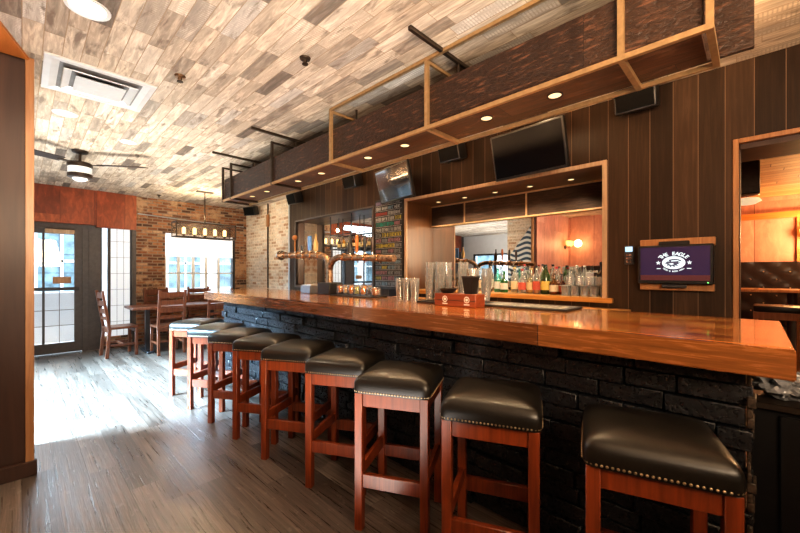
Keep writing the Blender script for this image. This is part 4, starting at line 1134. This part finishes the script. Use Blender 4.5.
def sconce(x, y, z, rz, label, e=10):
    """projects along its local +x"""
    t = thing('wall_sconce', label, 'wall lamp', (x, y, z), rz)
    MB().lathe([(.05, 0), (.05, .02), (.02, .03)], n=16, mat=Matrix.Rotation(PI / 2, 4, 'Y')).build('back_plate', M['darksteel'], t)
    MB().tube([(0, 0, 0), (.08, 0, -.02), (.11, 0, .02)], .008, 8).build('arm', M['darksteel'], t)
    for s in (-1, 1):
        MB().lathe([(.001, 0), (.03, .005), (.055, .05), (.062, .11), (.05, .13), (.001, .13)], (.11, s * .07, .02), 16).build('glass_shade', M['sconceglow'], t)
    l = bpy.data.lights.new('sconce_light', 'POINT'); l.energy = e; l.color = (1, .62, .28); l.shadow_soft_size = .08
    o = bpy.data.objects.new('sconce_light', l); COL.objects.link(o); o.location = (x + .3 * math.cos(rz), y + .3 * math.sin(rz), z + .08)
sconce(7.93, -.60, 1.80, PI, 'glowing amber wall lamp on the side room wall', 45)
sconce(-1.76, 3.335, 1.93, -PI / 2, 'glowing amber wall lamp on the red partition panels, seen in the mirror', 10)
# things seen through the doorway
t = thing('pub_table', 'wood edged high table on a black post in the side room', 'table', (7.0, -.30, 0))
MB().box(-.35, -.8, 1.05, .35, .8, 1.085, .005).build('table_top', M['trimwood'], t)
MB().cyl((-.1, -.05, .02), (-.1, -.05, 1.05), .045).build('post', M['blackframe'], t)
MB().cyl((0, 0, 0), (0, 0, .02), .25, n=24).build('foot', M['blackframe'], t)
t = thing('side_stool', 'wood framed stool with black seat just inside the side doorway', 'bar stool', (6.0, -.19, 0))
MB().box(-.2, -.2, .86, .2, .2, .93, .015, seg=2).build('seat', M['leather'], t)
for sx in (-1, 1):
    for sy in (-1, 1): MB().box(sx * .18 - .02, sy * .18 - .02, 0, sx * .18 + .02, sy * .18 + .02, .86, .003).build('leg', M['trimwood'], t)
for s in (-1, 1):
    MB().box(-.16, s * .18 - .01, .78, .16, s * .18 + .01, .86).build('apron', M['trimwood'], t)
    MB().box(s * .18 - .01, -.16, .78, s * .18 + .01, .16, .86).build('apron', M['trimwood'], t)
    MB().box(s * .18 - .01, -.16, .3, s * .18 + .01, .16, .35).build('stretcher', M['trimwood'], t)
t = thing('speaker', 'tall black speaker hanging from the side room ceiling just inside the doorway', 'speaker', (5.0, .05, 2.23))
MB().box(-.08, -.09, -.16, .08, .09, .16, .01).build('cabinet', M['blackplastic'], t)
MB().box(-.083, -.08, -.145, -.079, .08, .145, .003).build('grille', M['darksteel'], t)
MB().box(.0, -.02, .155, .04, .02, .24).build('bracket', M['blackframe'], t)
t = thing('pendant_lamp', 'small beige oval lamp hanging below the speaker inside the side doorway', 'lamp', (5.45, .06, 2.03))
MB().lathe([(.001, 0), (.07, .01), (.12, .04), (.10, .07), (.02, .085)], n=20).build('lamp_shade', M['lampsoft2'], t)
MB().cyl((0, 0, .08), (0, 0, .43), .008, n=8).build('rod', M['steel'], t)
# striped flag by partition end
fb = bmesh.new(); g = []
for i in range(13):
    rr = []
    for k in range(13):
        yy = 3.378 + .52 * i / 12; top = 2.30 - .055 * i
        zz_ = 1.05 + (top - 1.05) * k / 12
        rr.append(fb.verts.new((.046 + .006 * math.sin(i * 1.3), yy, zz_)))
    g.append(rr)
for i in range(12):
    for k in range(12): fb.faces.new((g[i][k], g[i + 1][k], g[i + 1][k + 1], g[i][k + 1]))
m_ = MB(); m_.bm = fb
tag(m_.build('striped_flag', M['flag']), 'navy and white striped flag on the end of the partition, seen in the mirror', 'flag')

# ------------------------------------------------------------------ street outside
struct('ground', MB().box(-16, 8.3, -.2, 20, 22, -.1), M['pavement'], label='pale street pavement')
struct('ground_left', MB().box(-16, -4, -.2, -4.6, 8.3, -.1), M['pavement'])
t = thing('street_building', 'pale building across the street seen through the windows', 'building', (2, 14, -.1))
MB().box(-12, 0, 0, 14, 1, 7).build('wall', M['outwhite'], t)
for i in range(16):
    x = -11 + i * 1.55
    for z in (.9, 3.6):
        f_ = MB().box(x, -.05, z, x + .95, .0, z + 1.7).build('window', M['outblue'], t)
        MB().box(x - .05, -.09, z + .8, x + 1.0, -.05, z + .87).box(x + .44, -.09, z, x + .51, -.05, z + 1.7).build('glazing_bar', M['whiteframe'], f_)
t = thing('street_building', 'pale building beyond the left storefront window', 'building', (-11, 5, -.1))
MB().box(-1, -8, 0, 0, 8, 6).build('wall', M['outwhite'], t)
for i in range(7):
    y = -6.5 + i * 2
    MB().box(0, y, .8, .05, y + 1.1, 2.6).build('window', M['outblue'], t)

# ------------------------------------------------------------------ light
wd = bpy.data.worlds.new('sky'); scene.world = wd; wd.use_nodes = True
bgn = wd.node_tree.nodes['Background']; bgn.inputs[0].default_value = (.80, .91, 1.0, 1); bgn.inputs[1].default_value = 5.5
def portal(loc, rot, sx, sy):
    l = bpy.data.lights.new('window_portal', 'AREA'); l.shape = 'RECTANGLE'; l.size = sx; l.size_y = sy; l.cycles.is_portal = True
    o = bpy.data.objects.new('window_portal', l); COL.objects.link(o); o.location = loc; o.rotation_euler = rot
portal((2.53, FY + .26, 1.45), (R(-90), 0, 0), 1.3, 1.2)
portal((.55, FY + .26, 1.05), (R(-90), 0, 0), 1.7, 2.1)
portal((lx - .16, 5.8, 1.2), (0, R(-90), 0), 1.6, 3.6)
def area(name, loc, to, sx, sy, e, col, spread=None):
    l = bpy.data.lights.new(name, 'AREA'); l.shape = 'RECTANGLE'; l.size = sx; l.size_y = sy; l.energy = e; l.color = col
    o = bpy.data.objects.new(name, l); COL.objects.link(o); o.location = loc
    o.rotation_euler = (Vector(to) - Vector(loc)).to_track_quat('-Z', 'Y').to_euler()
    return o
# daylight through the left storefront
sl = area('storefront_daylight', (-3.2, 5.3, 2.3), (.2, 4.7, 0), 3.2, .9, 680, (.48, .76, 1.0)); sl.data.spread = R(48)
s2 = area('entry_daylight', (.3, 7.8, 2.45), (.7, 5.6, 0), 1.6, .35, 12, (.72, .87, 1.0)); s2.data.spread = R(110)
sn = bpy.data.lights.new('sun', 'SUN'); sn.energy = 2.5; sn.angle = R(22); sn.color = (.86, .94, 1.0)
o = bpy.data.objects.new('sun', sn); COL.objects.link(o); o.rotation_euler = Vector((.8, -.22, -.30)).to_track_quat('-Z', 'Y').to_euler()
# ceiling downlights of the room, and an added wall spot
spot('room_spot', (.239, 2.493, CZ - .03), 38, (1, .82, .6), R(150), .5, .09)
spot('room_spot', (.777, 4.74, CZ - .03), 38, (1, .86, .68), R(150), .5, .09)
spot('room_spot', (-1.0, 1.2, CZ - .03), 60, (1, .86, .74), R(110), .6, .09, (-1.2, 3.3, 1.3))  # added spot without a fixture, brightens the red partition panels
spot('room_spot', (.6, -.9, CZ - .03), 12, (1, .66, .36), R(150), .5, .09)
spot('room_spot', (-1.0, -1.6, CZ - .03), 12, (1, .7, .42), R(150), .5, .09)
spot('aisle_spot', (2.85, 1.2, CZ - .03), 14, (1, .7, .4), R(150), .6, .06)
spot('aisle_spot', (2.85, 3.3, CZ - .03), 14, (1, .75, .48), R(150), .6, .06)
# added unseen fill lamps, aimed up to brighten the ceiling
area('ceiling_fill', (.2, -1.3, 2.0), (1.0, .3, 2.68), 1.6, 1.0, 95, (1, .74, .50)).data.spread = R(130)
area('ceiling_fill_far', (.55, 4.6, .3), (1.0, 5.2, 2.68), 1.0, 2.4, 46, (1, .90, .76)).data.spread = R(120)
area('ceiling_fill_mid', (.3, 1.2, .3), (1.3, 2.4, 2.68), 1.0, 1.5, 28, (1, .90, .80)).data.spread = R(110)
cv = area('canopy_fill', (2.22, 2.4, 2.33), (2.22, 2.4, 3), .05, 4.6, 110, (1, .62, .32))  # added lamp hidden behind the canopy, brightens the ceiling strip by the wall
area('ceiling_fill_left', (-2.4, 5.6, .3), (-2.4, 5.6, 2.68), 2.0, 2.5, 60, (1, .95, .9)).data.spread = R(120)
# side room
l = bpy.data.lights.new('side_room_light', 'POINT'); l.energy = 120; l.color = (1, .62, .30); l.shadow_soft_size = .2
o = bpy.data.objects.new('side_room_light', l); COL.objects.link(o); o.location = (6.0, -1.7, 2.1)

# ------------------------------------------------------------------ camera
cam = bpy.data.cameras.new('camera'); co = bpy.data.objects.new('camera', cam); COL.objects.link(co)
th = math.atan(378 / 366)
co.location = (0, 0, 1.30); co.rotation_euler = (PI / 2, 0, -th)
cam.sensor_width = 36; cam.lens = 366 / 800 * 36; cam.shift_y = 6.5 / 800; cam.clip_start = .03
scene.camera = co
scene.view_settings.view_transform = 'Standard'
scene.view_settings.look = 'Medium High Contrast'
scene.view_settings.exposure = 0.25
scene.cycles.use_denoising = True
scene.cycles.max_bounces = 10
scene.cycles.diffuse_bounces = 5
scene.cycles.transparent_max_bounces = 24
scene.cycles.sample_clamp_indirect = 6.0
scene.cycles.caustics_reflective = False
scene.cycles.caustics_refractive = False
